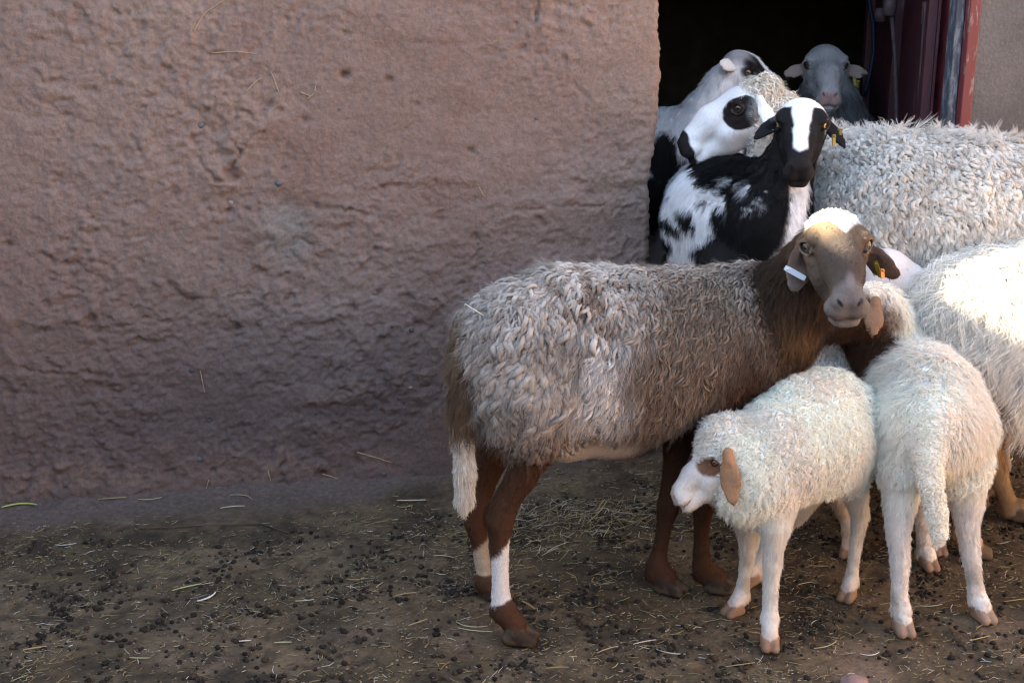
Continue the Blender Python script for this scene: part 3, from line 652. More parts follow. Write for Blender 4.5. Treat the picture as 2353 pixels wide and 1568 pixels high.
# ================= A: the brown sheep standing side-on with its head turned to the camera
def sheep_a():
    B = Body(); T = 'trunk'
    B.chain([(V(1165, 790, 2.50), .094), (V(1212, 802, 2.50), .132), (V(1275, 803, 2.53), .153), (V(1360, 812, 2.56), .164), (V(1470, 812, 2.60), .164), (V(1570, 792, 2.63), .154), (V(1650, 768, 2.65), .136), (V(1708, 745, 2.66), .114)], T, .05)
    B.cap(V(1640, 830, 2.66), V(1700, 800, 2.66), .115, .10, 'chest', .06)
    B.cap(V(1190, 820, 2.46), V(1208, 900, 2.43), .105, .078, 'thigh', .05); B.cap(V(1208, 900, 2.43), V(1222, 985, 2.42), .078, .046, 'thigh', .03)
    B.cap(V(1175, 830, 2.58), V(1165, 960, 2.60), .095, .055, 'thigh', .05)
    B.cap(V(1320, 900, 2.52), V(1460, 930, 2.57), .080, .085, 'belly', .06); B.cap(V(1300, 985, 2.53), V(1420, 1000, 2.57), .050, .050, 'belly', .05)
    B.cap(V(1235, 980, 2.5), V(1290, 1005, 2.53), .03, .045, 'belly', .04)
    # neck rises from the shoulders to the poll
    B.chain([(V(1700, 775, 2.66), .118), (V(1765, 728, 2.64), .094), (V(1818, 672, 2.60), .074), (V(1864, 615, 2.56), .060), (V(1895, 580, 2.545), .056)], 'neck', .05)
    B.cap(V(1790, 755, 2.62), V(1865, 675, 2.555), .07, .048, 'neck', .04)
    H = head_frame(V(1919, 568, 2.475), VD(1919, 568, .030, -.0845, .122), VD(1919, 568, -.09, 1, 0)); add_head(B, H, 1.04, muz=1.22, roman=.006, eye=1.05, jaw=.9)
    B.ell(B.L(0, -.034, .012), A3([.043, .040, .030]), B.R, 'topknot', .03)
    add_ear(B, V(1843, 577, 2.50), V(1818, 668, 2.475), .058, (.35, -1, .1), .006)
    add_ear(B, V(1994, 574, 2.50), V(2066, 632, 2.49), .052, (-.45, -1, -.5), .012)
    # legs
    add_leg(B, [(V(1228, 985, 2.425), .052), (V(1216, 1050, 2.42), .036), (V(1200, 1090, 2.42), .0295), (V(1175, 1130, 2.42), .0250), (V(1156, 1165, 2.42), .0265), (V(1148, 1200, 2.42), .0260), (V(1147, 1235, 2.42), .0200), (V(1148, 1280, 2.42), .0168), (V(1150, 1365, 2.42), .0172), (V(1156, 1400, 2.42), .0235)], (1, -.25), 1.2, k=.02)
    B.cap(V(1136, 1172, 2.42), V(1131, 1186, 2.42), .014, .016, 'leg', .02)
    add_leg(B, [(V(1160, 975, 2.60), .050), (V(1130, 1050, 2.61), .033), (V(1110, 1120, 2.62), .0225), (V(1093, 1165, 2.62), .0245), (V(1092, 1200, 2.62), .0235), (V(1101, 1240, 2.62), .0180), (V(1108, 1290, 2.62), .0155), (V(1113, 1325, 2.62), .0160), (V(1116, 1340, 2.61), .020)], (.9, -.3), 1.0)
    add_leg(B, [(V(1640, 850, 2.72), .10), (V(1590, 950, 2.72), .060), (V(1558, 1015, 2.69), .031), (V(1545, 1090, 2.67), .0215), (V(1534, 1165, 2.66), .0235), (V(1526, 1205, 2.66), .0165), (V(1515, 1265, 2.66), .0155), (V(1510, 1298, 2.655), .0225), (V(1509, 1315, 2.655), .0235)], (.8, -.55), 1.15)
    add_leg(B, [(V(1655, 850, 2.60), .10), (V(1632, 950, 2.60), .058), (V(1622, 1020, 2.61), .032), (V(1617, 1100, 2.62), .0225), (V(1614, 1160, 2.63), .0235), (V(1612, 1205, 2.635), .0165), (V(1610, 1265, 2.64), .0158), (V(1614, 1298, 2.645), .0215), (V(1620, 1315, 2.65), .0225)], (1, -.3), 1.15)
    # tail
    B.chain([(V(1115, 790, 2.47), .055), (V(1072, 838, 2.42), .028), (V(1058, 920, 2.40), .018), (V(1063, 1000, 2.40), .0175), (V(1068, 1080, 2.40), .0185), (V(1067, 1145, 2.40), .016), (V(1065, 1168, 2.40), .009)], 'tail', .03)
    hm = B.O
    def coat(ct):
        P, N = ct.P, ct.N; n = len(P)
        body = ct.w('trunk thigh belly chest', .02); neck = ct.w('neck', .03); head = ct.w('head muzzle lid topknot', .02); tail = ct.w('tail', .01)
        ear = ct.w('ear', .004); leg = ct.w('leg', .012); hoof = ct.w('hoof', .003); belly = ct.w('belly', .02)
        brown = A3([.070, .030, .015]); col = np.tile(brown, (n, 1))
        greyw = A3([.36, .305, .255]); v = sst(-.3, .3, fbm(P, 9, 3))
        wool = lerp3(greyw*.85, greyw*1.12, v)
        wool = paint(wool, (.60, .55, .50), ct.ball(V(1405, 905, 2.38), .095, .02, (1.5, .3, .8), .04, 14)*.9)
        wool = wool*(1-.30*sst(.0, .35, fbm(P+3, 14, 3)))[:, None]        # pale flank patch
        wool = paint(wool, (.165, .110, .073), ct.ball(V(1600, 845, 2.5), .155, .05, (1.0, .3, .72), .06, 10)*.9)        # thin brown shoulder
        wool = paint(wool, (.15, .095, .06), ct.ball(V(1370, 700, 2.38), .045, .010, (.7, .3, 1.7), .09, 24)*.8)    # rubbed dark spot
        wool = paint(wool, (.15, .095, .06), ct.ball(V(1405, 745, 2.38), .03, .015, (.8, .3, 1.5), .05, 20)*.7)
        wool = paint(wool, (.075, .05, .035), np.clip(sst(.02, .0, segdist(P, V(1265, 690, 2.36), V(1320, 795, 2.36))-.004*1-.004*fbm(P, 30, 2)), 0, 1)*.9)
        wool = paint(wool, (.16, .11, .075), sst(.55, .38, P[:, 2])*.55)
        nk = lerp3((.026, .017, .012), (.070, .041, .025), sst(-.3, .4, fbm(P, 8, 3)))
        nk = paint(nk, (.20, .11, .055), ct.ball(V(1835, 740, 2.55), .045, .03)*.8)
        wool = paint(wool, (.060, .038, .025), ct.ball(V(1700, 860, 2.6), .12, .05, wob=.03)*.9)
        col = lerp3(col, (0, 0, 0), 0*v); col = col*(1-body)[:, None]+wool*body[:, None]; col = col*(1-neck)[:, None]+nk*neck[:, None]
        hd = lerp3((.115, .075, .046), (.175, .115, .070), sst(-.3, .3, fbm(P, 30, 3)))
        q = (P-hm)@B.R/B.s       # head coordinates
        hd = paint(hd, (.060, .047, .040), sst(.005, .05, q[:, 1]+.01*fbm(P, 25, 3))*.8)
        hd = paint(hd, (.155, .130, .118), sst(.120, .138, q[:, 1]+.006*fbm(P, 40, 2))*.85)
        hd = paint(hd, (.20, .17, .155), sst(.105, .125, q[:, 1])*sst(-.05, -.058, q[:, 2])*.8)
        hd = paint(hd, (.19, .155, .14), sst(.020, .008, np.linalg.norm((q-A3([-.004, .125, .006]))*A3([1.6, .8, .6]), axis=1))*.8)
        hd = paint(hd, (.012, .009, .008), sst(.0042, .0022, np.minimum(segdist(q, A3([.0085, .167, -.021]), A3([.0215, .155, -.005])), segdist(q, A3([-.0085, .167, -.021]), A3([-.0215, .155, -.005])))))
        top = np.maximum(sst(.006, -.006, q[:, 1]+.012*fbm(P, 30, 3)+.45*np.abs(q[:, 0]+.004)), sst(.030, .022, q[:, 1]+.010*fbm(P, 30, 3)+1.3*np.abs(q[:, 0]+.010)))*sst(.012, .03, q[:, 2])
        hd = paint(hd, (.74, .70, .64), top)
        for s_ in (1, -1): hd = paint(hd, (.30, .24, .19), sst(.020, .0145, np.linalg.norm((q-A3([s_*.054, .012, .008])), axis=1))*.6)
        for s_ in (1, -1): hd = paint(hd, (.03, .02, .015), sst(.0145, .0115, np.linalg.norm((q-A3([s_*.054, .012, .010]))*A3([.8, .8, 1.15]), axis=1)))
        col = col*(1-head)[:, None]+hd*head[:, None]
        col = paint(col, (.11, .065, .045), ear); col = paint(col, (.22, .16, .125), ear*sst(.6, .76, -(P[:, 2])+1.42)*0)
        col = paint(col, (.25, .20, .17), ear*ct.ball(V(1820, 655, 2.475), .034, .01)*.7)
        tl = lerp3((.22, .15, .09), (.10, .06, .035), v); col = col*(1-tail)[:, None]+tl*tail[:, None]
        col = paint(col, (.62, .55, .45), tail*sst(.004, -.004, P[:, 2]-V(1060, 986, 2.4)[2]))
        # pale stockings of the hind legs, reddish brown below the fetlock
        lx = leg*sst(1350/1000, 1.3, 1.34+0*P[:, 2])
        zt, zb = V(1150, 1262, 2.42)[2], V(1150, 1378, 2.42)[2]
        nearh = ct.ball(V(1150, 1330, 2.42), .13, .003, (1.6, 1.6, .01)); slope = (P[:, 0]-V(1150, 1330, 2.42)[0])*1.2+.016*fbm(P, 50, 3)
        col = paint(col, (.74, .68, .62), leg*nearh*sst(-.004, .004, zt-P[:, 2]+slope)*sst(-.003, .003, P[:, 2]-zb-slope*.3))
        zt, zb = V(1105, 1245, 2.62)[2], V(1112, 1318, 2.62)[2]
        farh = ct.ball(V(1106, 1290, 2.62), .07, .003, (1., 1., .01))
        col = paint(col, (.46, .36, .26), leg*farh*sst(-.004, .004, zt-P[:, 2]+(P[:, 0]-V(1106, 1290, 2.62)[0])*.9)*sst(-.003, .003, P[:, 2]-zb-.005)*sst(2.52, 2.56, P[:, 1]))
        col = paint(col, (.62, .52, .44), belly*ct.ball(V(1340, 1035, 2.5), .075, .015, (.75, .6, 1.3), .02, 18)*.7)
        col = paint(col, (.12, .06, .035), body*ct.ball(V(1500, 1060, 2.56), .05, .03, (.5, .5, 2))*.8)
        col = paint(col, (.045, .028, .018), hoof); col = paint(col, (.10, .07, .045), hoof*sst(-.1, .3, fbm(P, 40, 2)))
        bare = sst(V(1, 1045, 2.4)[2]+.015, V(1, 1015, 2.4)[2]+.02, 0*P[:, 2])
        low = sst(.340, .372, P[:, 2]+.015*fbm(P, 20, 2))
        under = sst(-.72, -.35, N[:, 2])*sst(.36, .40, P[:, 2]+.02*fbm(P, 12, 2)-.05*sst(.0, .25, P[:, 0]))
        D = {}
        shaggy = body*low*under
        smooth_f = ct.ball(V(1600, 850, 2.5), .15, .05, (1.0, .3, .72), .06, 10)
        D['wool_den'] = shaggy*(1-.9*smooth_f)*(1-.8*ct.ball(V(1700, 870, 2.6), .11, .05)); D['wool_len'] = .021*(1+.5*sst(-.3, .3, fbm(P, 6, 2)))*(.45+.55*shaggy)*(1+.5*sst(.62, .40, P[:, 2]))
        D['fine_den'] = np.clip(1.2*tail*sst(-.01, .01, P[:, 2]-V(1060, 986, 2.4)[2])+1.4*body*low*under*smooth_f+neck+.8*body*ct.ball(V(1700, 870, 2.6), .12, .05), 0, 1); D['fine_len'] = .024+0*v
        D['short_den'] = np.clip(head*(1-.85*sst(.11, .14, q[:, 1]))*(1-.95*np.max([sst(.021, .016, np.linalg.norm(q-A3([s_*.054, .012, .010]), axis=1)) for s_ in (1, -1)], 0))+1.0*leg+.25*ear+2*tail+.4*(1-under)*body, 0, 2)
        D['short_len'] = .0050+.007*top*head+.007*tail+.003*leg*sst(.25, .35, P[:, 2])
        back = A3([-.75, -.1, 0]); cb = np.tile(DOWN, (n, 1))+back[None, :]*(.45*body)[:, None]
        D['comb'] = cb; D['short_comb'] = cb*(1-head)[:, None]-(B.R[:, 1]*1.0)[None, :]*head[:, None]
        D['wool_rad'] = 1+.55*ct.ball(V(1180, 930, 2.38), .12, .05)-.35*smooth_f-.25*ct.ball(V(1405, 905, 2.38), .10, .03)
        rid = 1-np.abs(fbm(P, 34, 3, .5, (1, 1, .55)))*2.4
        D['disp'] = shaggy*(1-.6*smooth_f)*(.007*np.clip(1-rid, -1, 1)+.006*fbm(P, 9, 2))+.002*neck*fbm(P, 60, 2, .5, (1, 1, .35))+.0012*tail*fbm(P, 70, 2)
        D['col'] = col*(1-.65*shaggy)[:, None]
        D['wool_col'] = col; D['fine_col'] = col; D['short_col'] = col
        return D
    hl, hh = B.L(-.09, -.12, -.1), B.L(.09, .19, .08); lo = np.minimum(hl, hh)-.03; hi = np.maximum(hl, hh)+.03
    lo = A3([V(1800, 700, 2.4)[0], 2.27, V(1900, 745, 2.4)[2]]); hi = A3([V(2080, 700, 2.45)[0]+.02, 2.60, V(1900, 470, 2.45)[2]])
    root, base = make_animal('sheep', 'brown and grey shaggy sheep standing side on in front, face turned to the camera', B, V(1400, 1350, 2.55), coat, .006,
        fine=[(lo, hi, .0026), ((-1, 2, -.01), (1.2, 3, .11), .0034)], iris=(.13, .115, .09), hair=[
        dict(on='wool', name='fleece', mesh=True, count=11500, rad=.0040, lift=.28, curl=.0034, rootc=.12, tipc=1.18, cjit=.16, grav=.05),
        dict(on='wool', name='wool_fuzz', count=4500, per=5, spread=.0035, seg=5, lift=.5, curl=.005, clump=.5, rad=.00035, rootc=.7, tipc=1.25, cjit=.12, grav=.15),
        dict(on='fine', name='neck_wool', count=7500, per=8, spread=.004, seg=5, lift=.25, curl=.005, clump=.85, rad=.0006, rootc=.55, tipc=1.3, cjit=.12),
        dict(on='short', name='short_hair', count=26000, per=3, spread=.0022, seg=4, lift=.3, curl=.0006, clump=.4, rad=.0005, rootc=.75, tipc=1.25, cjit=.16, grav=.05)])
    tg = V(1826, 627, 2.455); ear_tag(root, base, tg, (1, 0, -.55), .011, .046, (-.2, -1, .2), M_TAGW, 'white tag across the hanging ear', .003)
    ear_tag(root, base, V(2016, 618, 2.475), (.35, -.3, -1), .008, .032, (-.6, -1, 0), M_TAGY); ear_tag(root, base, V(2026, 628, 2.46), (.1, -.2, -1), .009, .018, (.5, -1, 0), mat_flat('orange_plastic', (.62, .22, .03), .4), 'orange lower half of the ear tag')
    return B
sheep_a()

# ---- shared coat for plain woolly animals
def plain_coat(B, wool, face, legc, hoofc, shag=.02, extra=None, earc=None, facelen=.006, leglen=.009, bump=.004, face_hair=1., woolhead=None, bf=26, noser=(.45, .30, .26), lidc=None):
    def coat(ct):
        P, N = ct.P, ct.N; n = len(P); v = sst(-.3, .3, fbm(P, 8, 3))
        body = ct.w('trunk thigh chest belly neck woolcap', .02); head = ct.w('head muzzle lid', .02); leg = ct.w('leg', .015); hoof = ct.w('hoof', .003); ear = ct.w('ear', .004); tail = ct.w('tail', .01)
        q = (P-B.O)@B.R/B.s
        col = lerp3(A3(wool)*.93, np.minimum(A3(wool)*1.06, .9), v)
        fc = lerp3(A3(face)*.94, A3(face)*1.05, v)
        nose = sst(.150, .158, q[:, 1])*sst(-.045, -.03, q[:, 2]); fc = paint(fc, noser, nose*.85); fc = paint(fc, noser, sst(.012, .007, np.minimum(np.linalg.norm(q-A3([.015, .160, -.012]), axis=1), np.linalg.norm(q-A3([-.015, .160, -.012]), axis=1)))*.7)
        for s_ in (1, -1):
            if lidc is not None: fc = paint(fc, lidc, sst(.027, .020, np.linalg.norm((q-A3([s_*.054, .006, .006]))*A3([.6, .75, 1.15]), axis=1)+.003*fbm(P, 60, 2)))
            fc = paint(fc, (.02, .013, .01), sst(.0145, .0115, np.linalg.norm((q-A3([s_*.054, .012, .010]))*A3([.8, .8, 1.15]), axis=1)))
            kn = .85/B.s; fc = paint(fc, (.05, .025, .02), sst(.0048*kn, .0026*kn, segdist(q, A3([s_*.0085, .167, -.021]), A3([s_*.0215, .155, -.005]))))
        fc = paint(fc, (.12, .06, .05), sst(.0040*kn, .0018*kn, np.minimum(segdist(q, A3([0, .164, -.0505]), A3([.024, .142, -.049])), np.minimum(segdist(q, A3([.024, .142, -.049]), A3([.034, .104, -.044])), segdist(q, A3([-.024, .142, -.049]), A3([-.034, .104, -.044])))))*.8)
        col = col*(1-head)[:, None]+fc*head[:, None]
        col = paint(col, earc if earc is not None else face, ear); col = paint(col, legc, leg*sst(.30, .22, P[:, 2])); col = paint(col, hoofc, hoof)
        soil = sst(-.05, .30, fbm(P+6, 17, 4, .6))*sst(.26, .05, P[:, 2]); col = paint(col, (.33, .245, .165), np.clip(soil*.55, 0, 1)*(1-head))
        eyew = np.max([sst(.024, .018, np.linalg.norm(q-A3([s_*.054, .012, .010]), axis=1)) for s_ in (1, -1)], 0); eyeW = np.max([sst(.036, .029, np.linalg.norm(q-A3([s_*.054, .014, .004]), axis=1)) for s_ in (1, -1)], 0)
        D = {}; wl_ = body; wh = 0*v
        if woolhead is not None: wh = head*np.maximum(sst(woolhead+.012, woolhead-.012, q[:, 1]+.012*fbm(P, 20, 2)), sst(.018, .030, q[:, 2])*sst(.050, .035, q[:, 1]+.012*fbm(P, 20, 2)))*(1-eyeW); wl_ = np.clip(body+wh, 0, 1); col = col*(1-wh)[:, None]+(A3(wool)[None, :]*wh[:, None])
        low = sst(.0, .02, P[:, 2]-.03)
        D['wool_den'] = np.clip(wl_+.8*tail, 0, 1)*low*(1-ct.w('ear', .02)); D['wool_len'] = shag*(.35+.65*wl_)*(1-.5*wh)
        D['short_den'] = np.clip(head*face_hair*(1-.8*sst(.135, .15, q[:, 1]))*(1-eyew)+leg*1.2+.25*ear, 0, 2)*(1-hoof); D['short_len'] = facelen*head+.001*ear+leglen*leg*(.6+sst(.05, .2, P[:, 2]))+.0022
        D['comb'] = np.tile(DOWN, (n, 1)); D['disp'] = wl_*(bump*fbm(P, bf, 3, .55, (1, 1, .7))+bump*1.2*fbm(P, 8, 2))
        D['col'] = col
        if extra: extra(ct, D, q, dict(body=body, head=head, leg=leg, hoof=hoof, ear=ear, tail=tail, v=v))
        for k in ('wool', 'short'): D.setdefault(k+'_col', D['col'])
        return D
    return coat
LAMBW = (.90, .81, .675)

# ================= B: lamb in front, head low to the left
def lamb_b():
    B = Body()
    B.chain([(V(1745, 1085, 2.45), .080), (V(1795, 1035, 2.49), .104), (V(1850, 1002, 2.54), .122), (V(1888, 980, 2.60), .116), (V(1910, 985, 2.64), .094)], 'trunk', .05)
    B.cap(V(1712, 1120, 2.44), V(1730, 1150, 2.45), .062, .045, 'chest', .05)
    B.chain([(V(1750, 1045, 2.47), .076), (V(1715, 1046, 2.46), .062), (V(1684, 1036, 2.455), .056)], 'neck', .04)
    B.cap(V(1915, 1030, 2.57), V(1942, 1085, 2.58), .072, .045, 'thigh', .04); B.cap(V(1880, 1030, 2.68), V(1880, 1090, 2.70), .07, .04, 'thigh', .04)
    s = .70; O = V(1640, 1064, 2.445)
    H = head_frame(O, VD(1640, 1076, -.089, -.066, .030), VD(1640, 1076, -.3, 1, .1)); add_head(B, H, s, muz=.85, eye=.95, length=.95, jaw=.85)
    B.ell(B.L(0, -.064, .034), A3([.043, .050, .052]), B.R, 'woolcap', .03)
    add_ear(B, V(1674, 1056, 2.375), V(1686, 1163, 2.335), .042, (-.4, -1, .1), .003)
    add_ear(B, V(1650, 1040, 2.50), V(1640, 1130, 2.51), .031, (-.5, 1, .1), .003)
    add_leg(B, [(V(1730, 1150, 2.50), .048), (V(1722, 1200, 2.52), .030), (V(1719, 1250, 2.53), .0165), (V(1714, 1300, 2.54), .0128), (V(1706, 1345, 2.545), .0128), (V(1703, 1368, 2.545), .0155)], (-.8, -.6), .82)
    add_leg(B, [(V(1780, 1140, 2.43), .052), (V(1779, 1200, 2.415), .032), (V(1776, 1260, 2.41), .0185), (V(1774, 1290, 2.41), .0170), (V(1770, 1360, 2.41), .0138), (V(1768, 1420, 2.41), .0160)], (-.1, -1), .85)
    add_leg(B, [(V(1948, 1080, 2.58), .040), (V(1964, 1130, 2.60), .026), (V(1975, 1180, 2.62), .0170), (V(1966, 1250, 2.62), .0122), (V(1957, 1315, 2.62), .0122), (V(1955, 1335, 2.62), .0145)], (-.5, -.8), .82)
    add_leg(B, [(V(1880, 1090, 2.70), .04), (V(1830, 1170, 2.70), .026), (V(1770, 1230, 2.70), .018), (V(1745, 1280, 2.70), .0145), (V(1733, 1320, 2.69), .017)], (-.6, -.7), .8)
    B.chain([(V(1975, 950, 2.66), .035), (V(1990, 1020, 2.70), .022), (V(1988, 1080, 2.71), .014)], 'tail', .03)
    def extra(ct, D, q, m):
        col = D['col']; 
        col = paint(col, (.37, .190, .095), m['ear']); col = paint(col, (.22, .11, .06), m['ear']*sst(.03, .0, ct.P[:, 2]*0+np.abs(ct.P[:, 2]-V(1680, 1080, 2.4)[2]))*.6)
        col = paint(col, (.62, .42, .34), m['head']*sst(.06, .13, q[:, 1])*sst(.03, .0, np.abs(q[:, 0]))*.35)
        rust = ct.ball(V(1630, 1072, 2.405), .0235, .005, (.85, .8, 1.25), .006, 60)*sst(.06, .03, q[:, 2]+.0*q[:, 1]); col = paint(col, (.21, .095, .050), rust*(1-sst(.0145, .0125, np.linalg.norm(q-A3([.054, .012, .010]), axis=1))*0)); D['wool_den'] = D['wool_den']*(1-rust)
        col = paint(col, (.03, .018, .012), np.max([sst(.0125, .0095, np.linalg.norm(q-A3([s_*.054, .012, .010]), axis=1)) for s_ in (1, -1)], 0))
        col = paint(col, (.52, .30, .2), m['leg']*sst(.05, .03, ct.P[:, 2])*.5)
        D['col'] = col
    c = plain_coat(B, LAMBW, (.66, .585, .50), (.80, .735, .63), (.27, .155, .095), .0125, extra, leglen=.005, facelen=.0022, woolhead=-.030, noser=(.36, .21, .18), lidc=(.34, .13, .05))
    make_animal('lamb', 'white lamb in front with lowered head looking left and orange brown ears', B, V(1820, 1420, 2.5), c, .005,
        fine=[((V(1520, 1, 2.4)[0], 2.28, V(1, 1200, 2.4)[2]), (V(1712, 1, 2.5)[0], 2.56, V(1, 950, 2.4)[2]), .0024), ((-1, 2, -.01), (1.2, 3, .07), .0028)], iris=(.20, .10, .05), hair=[
        dict(on='wool', name='fleece', mesh=True, count=6000, rad=.0026, lift=.30, curl=.0026, rootc=.82, tipc=1.03, cjit=.05, grav=.0),
        dict(on='wool', name='wool_fuzz', count=8500, per=7, spread=.0035, seg=5, lift=.55, curl=.006, clump=.75, rad=.0006, rootc=.9, tipc=1.08, cjit=.05, grav=.2),
        dict(on='short', name='short_hair', count=7000, per=4, spread=.002, seg=4, lift=.3, curl=.001, clump=.4, rad=.00035, rootc=.9, tipc=1.05, cjit=.06)])
lamb_b()

# ================= C: lamb seen from behind, dark neck, head turned left behind the brown sheep's muzzle
def lamb_c():
    B = Body()
    B.chain([(V(2134, 975, 2.54), .095), (V(2128, 928, 2.62), .106), (V(2108, 898, 2.72), .103), (V(2082, 872, 2.82), .095)], 'trunk', .05)
    B.cap(V(2095, 990, 2.56), V(2082, 1065, 2.52), .078, .052, 'thigh', .04); B.cap(V(2188, 990, 2.58), V(2208, 1075, 2.56), .076, .050, 'thigh', .04)
    B.chain([(V(2085, 850, 2.86), .085), (V(2055, 800, 2.86), .072), (V(2030, 755, 2.85), .062), (V(2008, 710, 2.82), .054)], 'neck', .04)
    B.cap(V(2010, 850, 2.86), V(2000, 760, 2.83), .055, .050, 'neck', .04)
    H = head_frame(V(1962, 700, 2.80), VD(1962, 700, -.13, -.05, -.02), (.2, 0, 1)); add_head(B, H, .82)
    add_ear(B, V(2010, 702, 2.70), V(2003, 778, 2.63), .044, (-.2, -1, .1), .002); add_ear(B, V(2000, 690, 2.88), V(1995, 760, 2.9), .036, (0, 1, 0), .002)
    add_leg(B, [(V(2080, 1070, 2.52), .050), (V(2068, 1150, 2.50), .031), (V(2063, 1215, 2.485), .0205), (V(2068, 1290, 2.475), .0160), (V(2067, 1370, 2.475), .0155), (V(2068, 1398, 2.475), .0180)], (.05, -1), .92)
    add_leg(B, [(V(2216, 1080, 2.56), .052), (V(2222, 1150, 2.55), .031), (V(2222, 1205, 2.54), .0205), (V(2233, 1290, 2.53), .0158), (V(2242, 1355, 2.53), .0152), (V(2246, 1378, 2.53), .0175)], (.25, -1), .9)
    add_leg(B, [(V(2110, 1000, 2.80), .06), (V(2116, 1100, 2.80), .030), (V(2122, 1180, 2.79), .021), (V(2125, 1250, 2.785), .0165), (V(2126, 1272, 2.78), .019)], (.1, -1), .85)
    add_leg(B, [(V(2175, 1000, 2.84), .06), (V(2168, 1100, 2.86), .030), (V(2155, 1180, 2.86), .020), (V(2150, 1232, 2.86), .0165), (V(2150, 1245, 2.86), .018)], (.0, -1), .8)
    B.chain([(V(2150, 960, 2.475), .042), (V(2136, 1040, 2.445), .026), (V(2138, 1110, 2.43), .021), (V(2152, 1180, 2.43), .019), (V(2158, 1225, 2.43), .014), (V(2152, 1250, 2.43), .006)], 'tail', .03)
    def extra(ct, D, q, m):
        P = ct.P; col = D['col']; dark = A3([.10, .048, .026])
        nb = np.max([ct.ball(V(2010, 800, 2.84), .095, .02, (1, .7, 1), .03, 14), ct.ball(V(1985, 735, 2.8), .08, .015, (1, .7, 1), .02, 18), ct.ball(V(1990, 870, 2.86), .06, .02, (1.2, .7, .8), .03, 14)], 0)
        keep = sst(-.008, .010, ((P-V(2066, 790, 2.84))@nz([.80, 0, .60]))+.015*fbm(P, 20, 3))
        col = paint(col, dark, nb*(1-keep)); 
        col = paint(col, (.10, .05, .03), m['head']*sst(-.03, .0, q[:, 1])); col = paint(col, (.12, .06, .035), m['head']*sst(.02, -.02, q[:, 2])*.8)
        col = paint(col, (.25, .135, .075), m['ear'])
        D['wool_len'] = D['wool_len']*(1+.25*m['body'])
        col = paint(col, (.66, .52, .38), ct.ball(V(2090, 840, 2.62), .06, .04)*.25)
        D['col'] = col
    c = plain_coat(B, (.90, .81, .685), (.60, .5, .42), (.82, .76, .68), (.30, .19, .13), .017, extra, leglen=.005, woolhead=-.03)
    make_animal('lamb', 'fluffy white lamb seen from behind with dark brown neck and hanging orange ear', B, V(2150, 1400, 2.6), c, .005,
        fine=[((-1, 2, -.01), (1.2, 3, .07), .0028)], hair=[
        dict(on='wool', name='fleece', mesh=True, count=5500, rad=.0028, lift=.22, curl=.0026, rootc=.82, tipc=1.03, cjit=.05, grav=.05),
        dict(on='wool', name='wool_fuzz', count=11000, per=7, spread=.0038, seg=6, lift=.48, curl=.005, clump=.8, rad=.0006, rootc=.85, tipc=1.08, cjit=.05, grav=.3),
        dict(on='short', name='short_hair', count=7000, per=6, spread=.0025, seg=4, lift=.4, curl=.002, clump=.5, rad=.00045, rootc=.85, tipc=1.05, cjit=.06)])
lamb_c()

# ================= D: cream lamb hidden between them, smooth bent head showing behind the ear
def lamb_d():
    B = Body()
    B.chain([(V(1880, 870, 2.92), .12), (V(1915, 890, 2.93), .135), (V(1950, 905, 2.97), .125), (V(1962, 900, 3.02), .11)], 'trunk', .05)
    B.chain([(V(1950, 860, 3.02), .10), (V(2000, 800, 3.04), .085), (V(2035, 740, 3.02), .075), (V(2046, 690, 2.99), .066)], 'neck', .05)
    H = head_frame(V(2036, 640, 2.97), (-.05, .03, -.06), (-.2, -.3, 1)); add_head(B, H, .80)
    B.cap(V(2030, 622, 2.97), V(2048, 720, 2.98), .050, .050, 'head', .04)
    add_leg(B, [(V(1950, 960, 2.95), .07), (V(1962, 1060, 2.92), .032), (V(1968, 1130, 2.92), .020), (V(1962, 1190, 2.9), .0165), (V(1962, 1200, 2.9), .018)], (-.4, -1), .8)
    add_leg(B, [(V(1900, 960, 2.90), .07), (V(1905, 1040, 2.88), .032), (V(1915, 1120, 2.86), .020), (V(1950, 1200, 2.85), .0165), (V(1953, 1212, 2.84), .018)], (-.4, -1), .8)
    add_leg(B, [(V(1990, 940, 3.1), .06), (V(2050, 1060, 3.1), .032), (V(2060, 1120, 3.1), .020), (V(2060, 1150, 3.1), .018)], (0, -1), .8)
    add_leg(B, [(V(1960, 940, 3.1), .06), (V(2068, 1060, 3.02), .032), (V(2072, 1120, 3.0), .020), (V(2070, 1180, 3.0), .018)], (0, -1), .8)
    def extra(ct, D, q, m):
        D['wool_den'] = D['wool_den']*(1-ct.ball(V(2050, 670, 2.97), .13, .02))
        D['disp'] = D['disp']*(1-ct.ball(V(2050, 670, 2.97), .13, .03))
    c = plain_coat(B, (.66, .60, .53), (.72, .62, .56), (.66, .56, .46), (.3, .18, .12), .017, extra, facelen=.004, woolhead=None)
    make_animal('lamb', 'cream lamb mostly hidden between the brown sheep and the dark necked lamb, smooth pale head', B, V(1960, 1250, 2.95), c, .006, hair=[
        dict(on='wool', name='fleece', mesh=True, count=3000, rad=.0036, lift=.28, curl=.0034, rootc=.5, tipc=1.08, cjit=.06, grav=.05),
        dict(on='wool', name='wool_fuzz', count=3000, per=7, spread=.0045, seg=5, lift=.4, curl=.007, clump=.8, rad=.0006, rootc=.7, tipc=1.1, cjit=.06, grav=.35),
        dict(on='short', name='short_hair', count=5000, per=4, spread=.002, seg=4, lift=.25, curl=.001, clump=.3, rad=.00035, rootc=.95, tipc=1.03, cjit=.04)])
lamb_d()

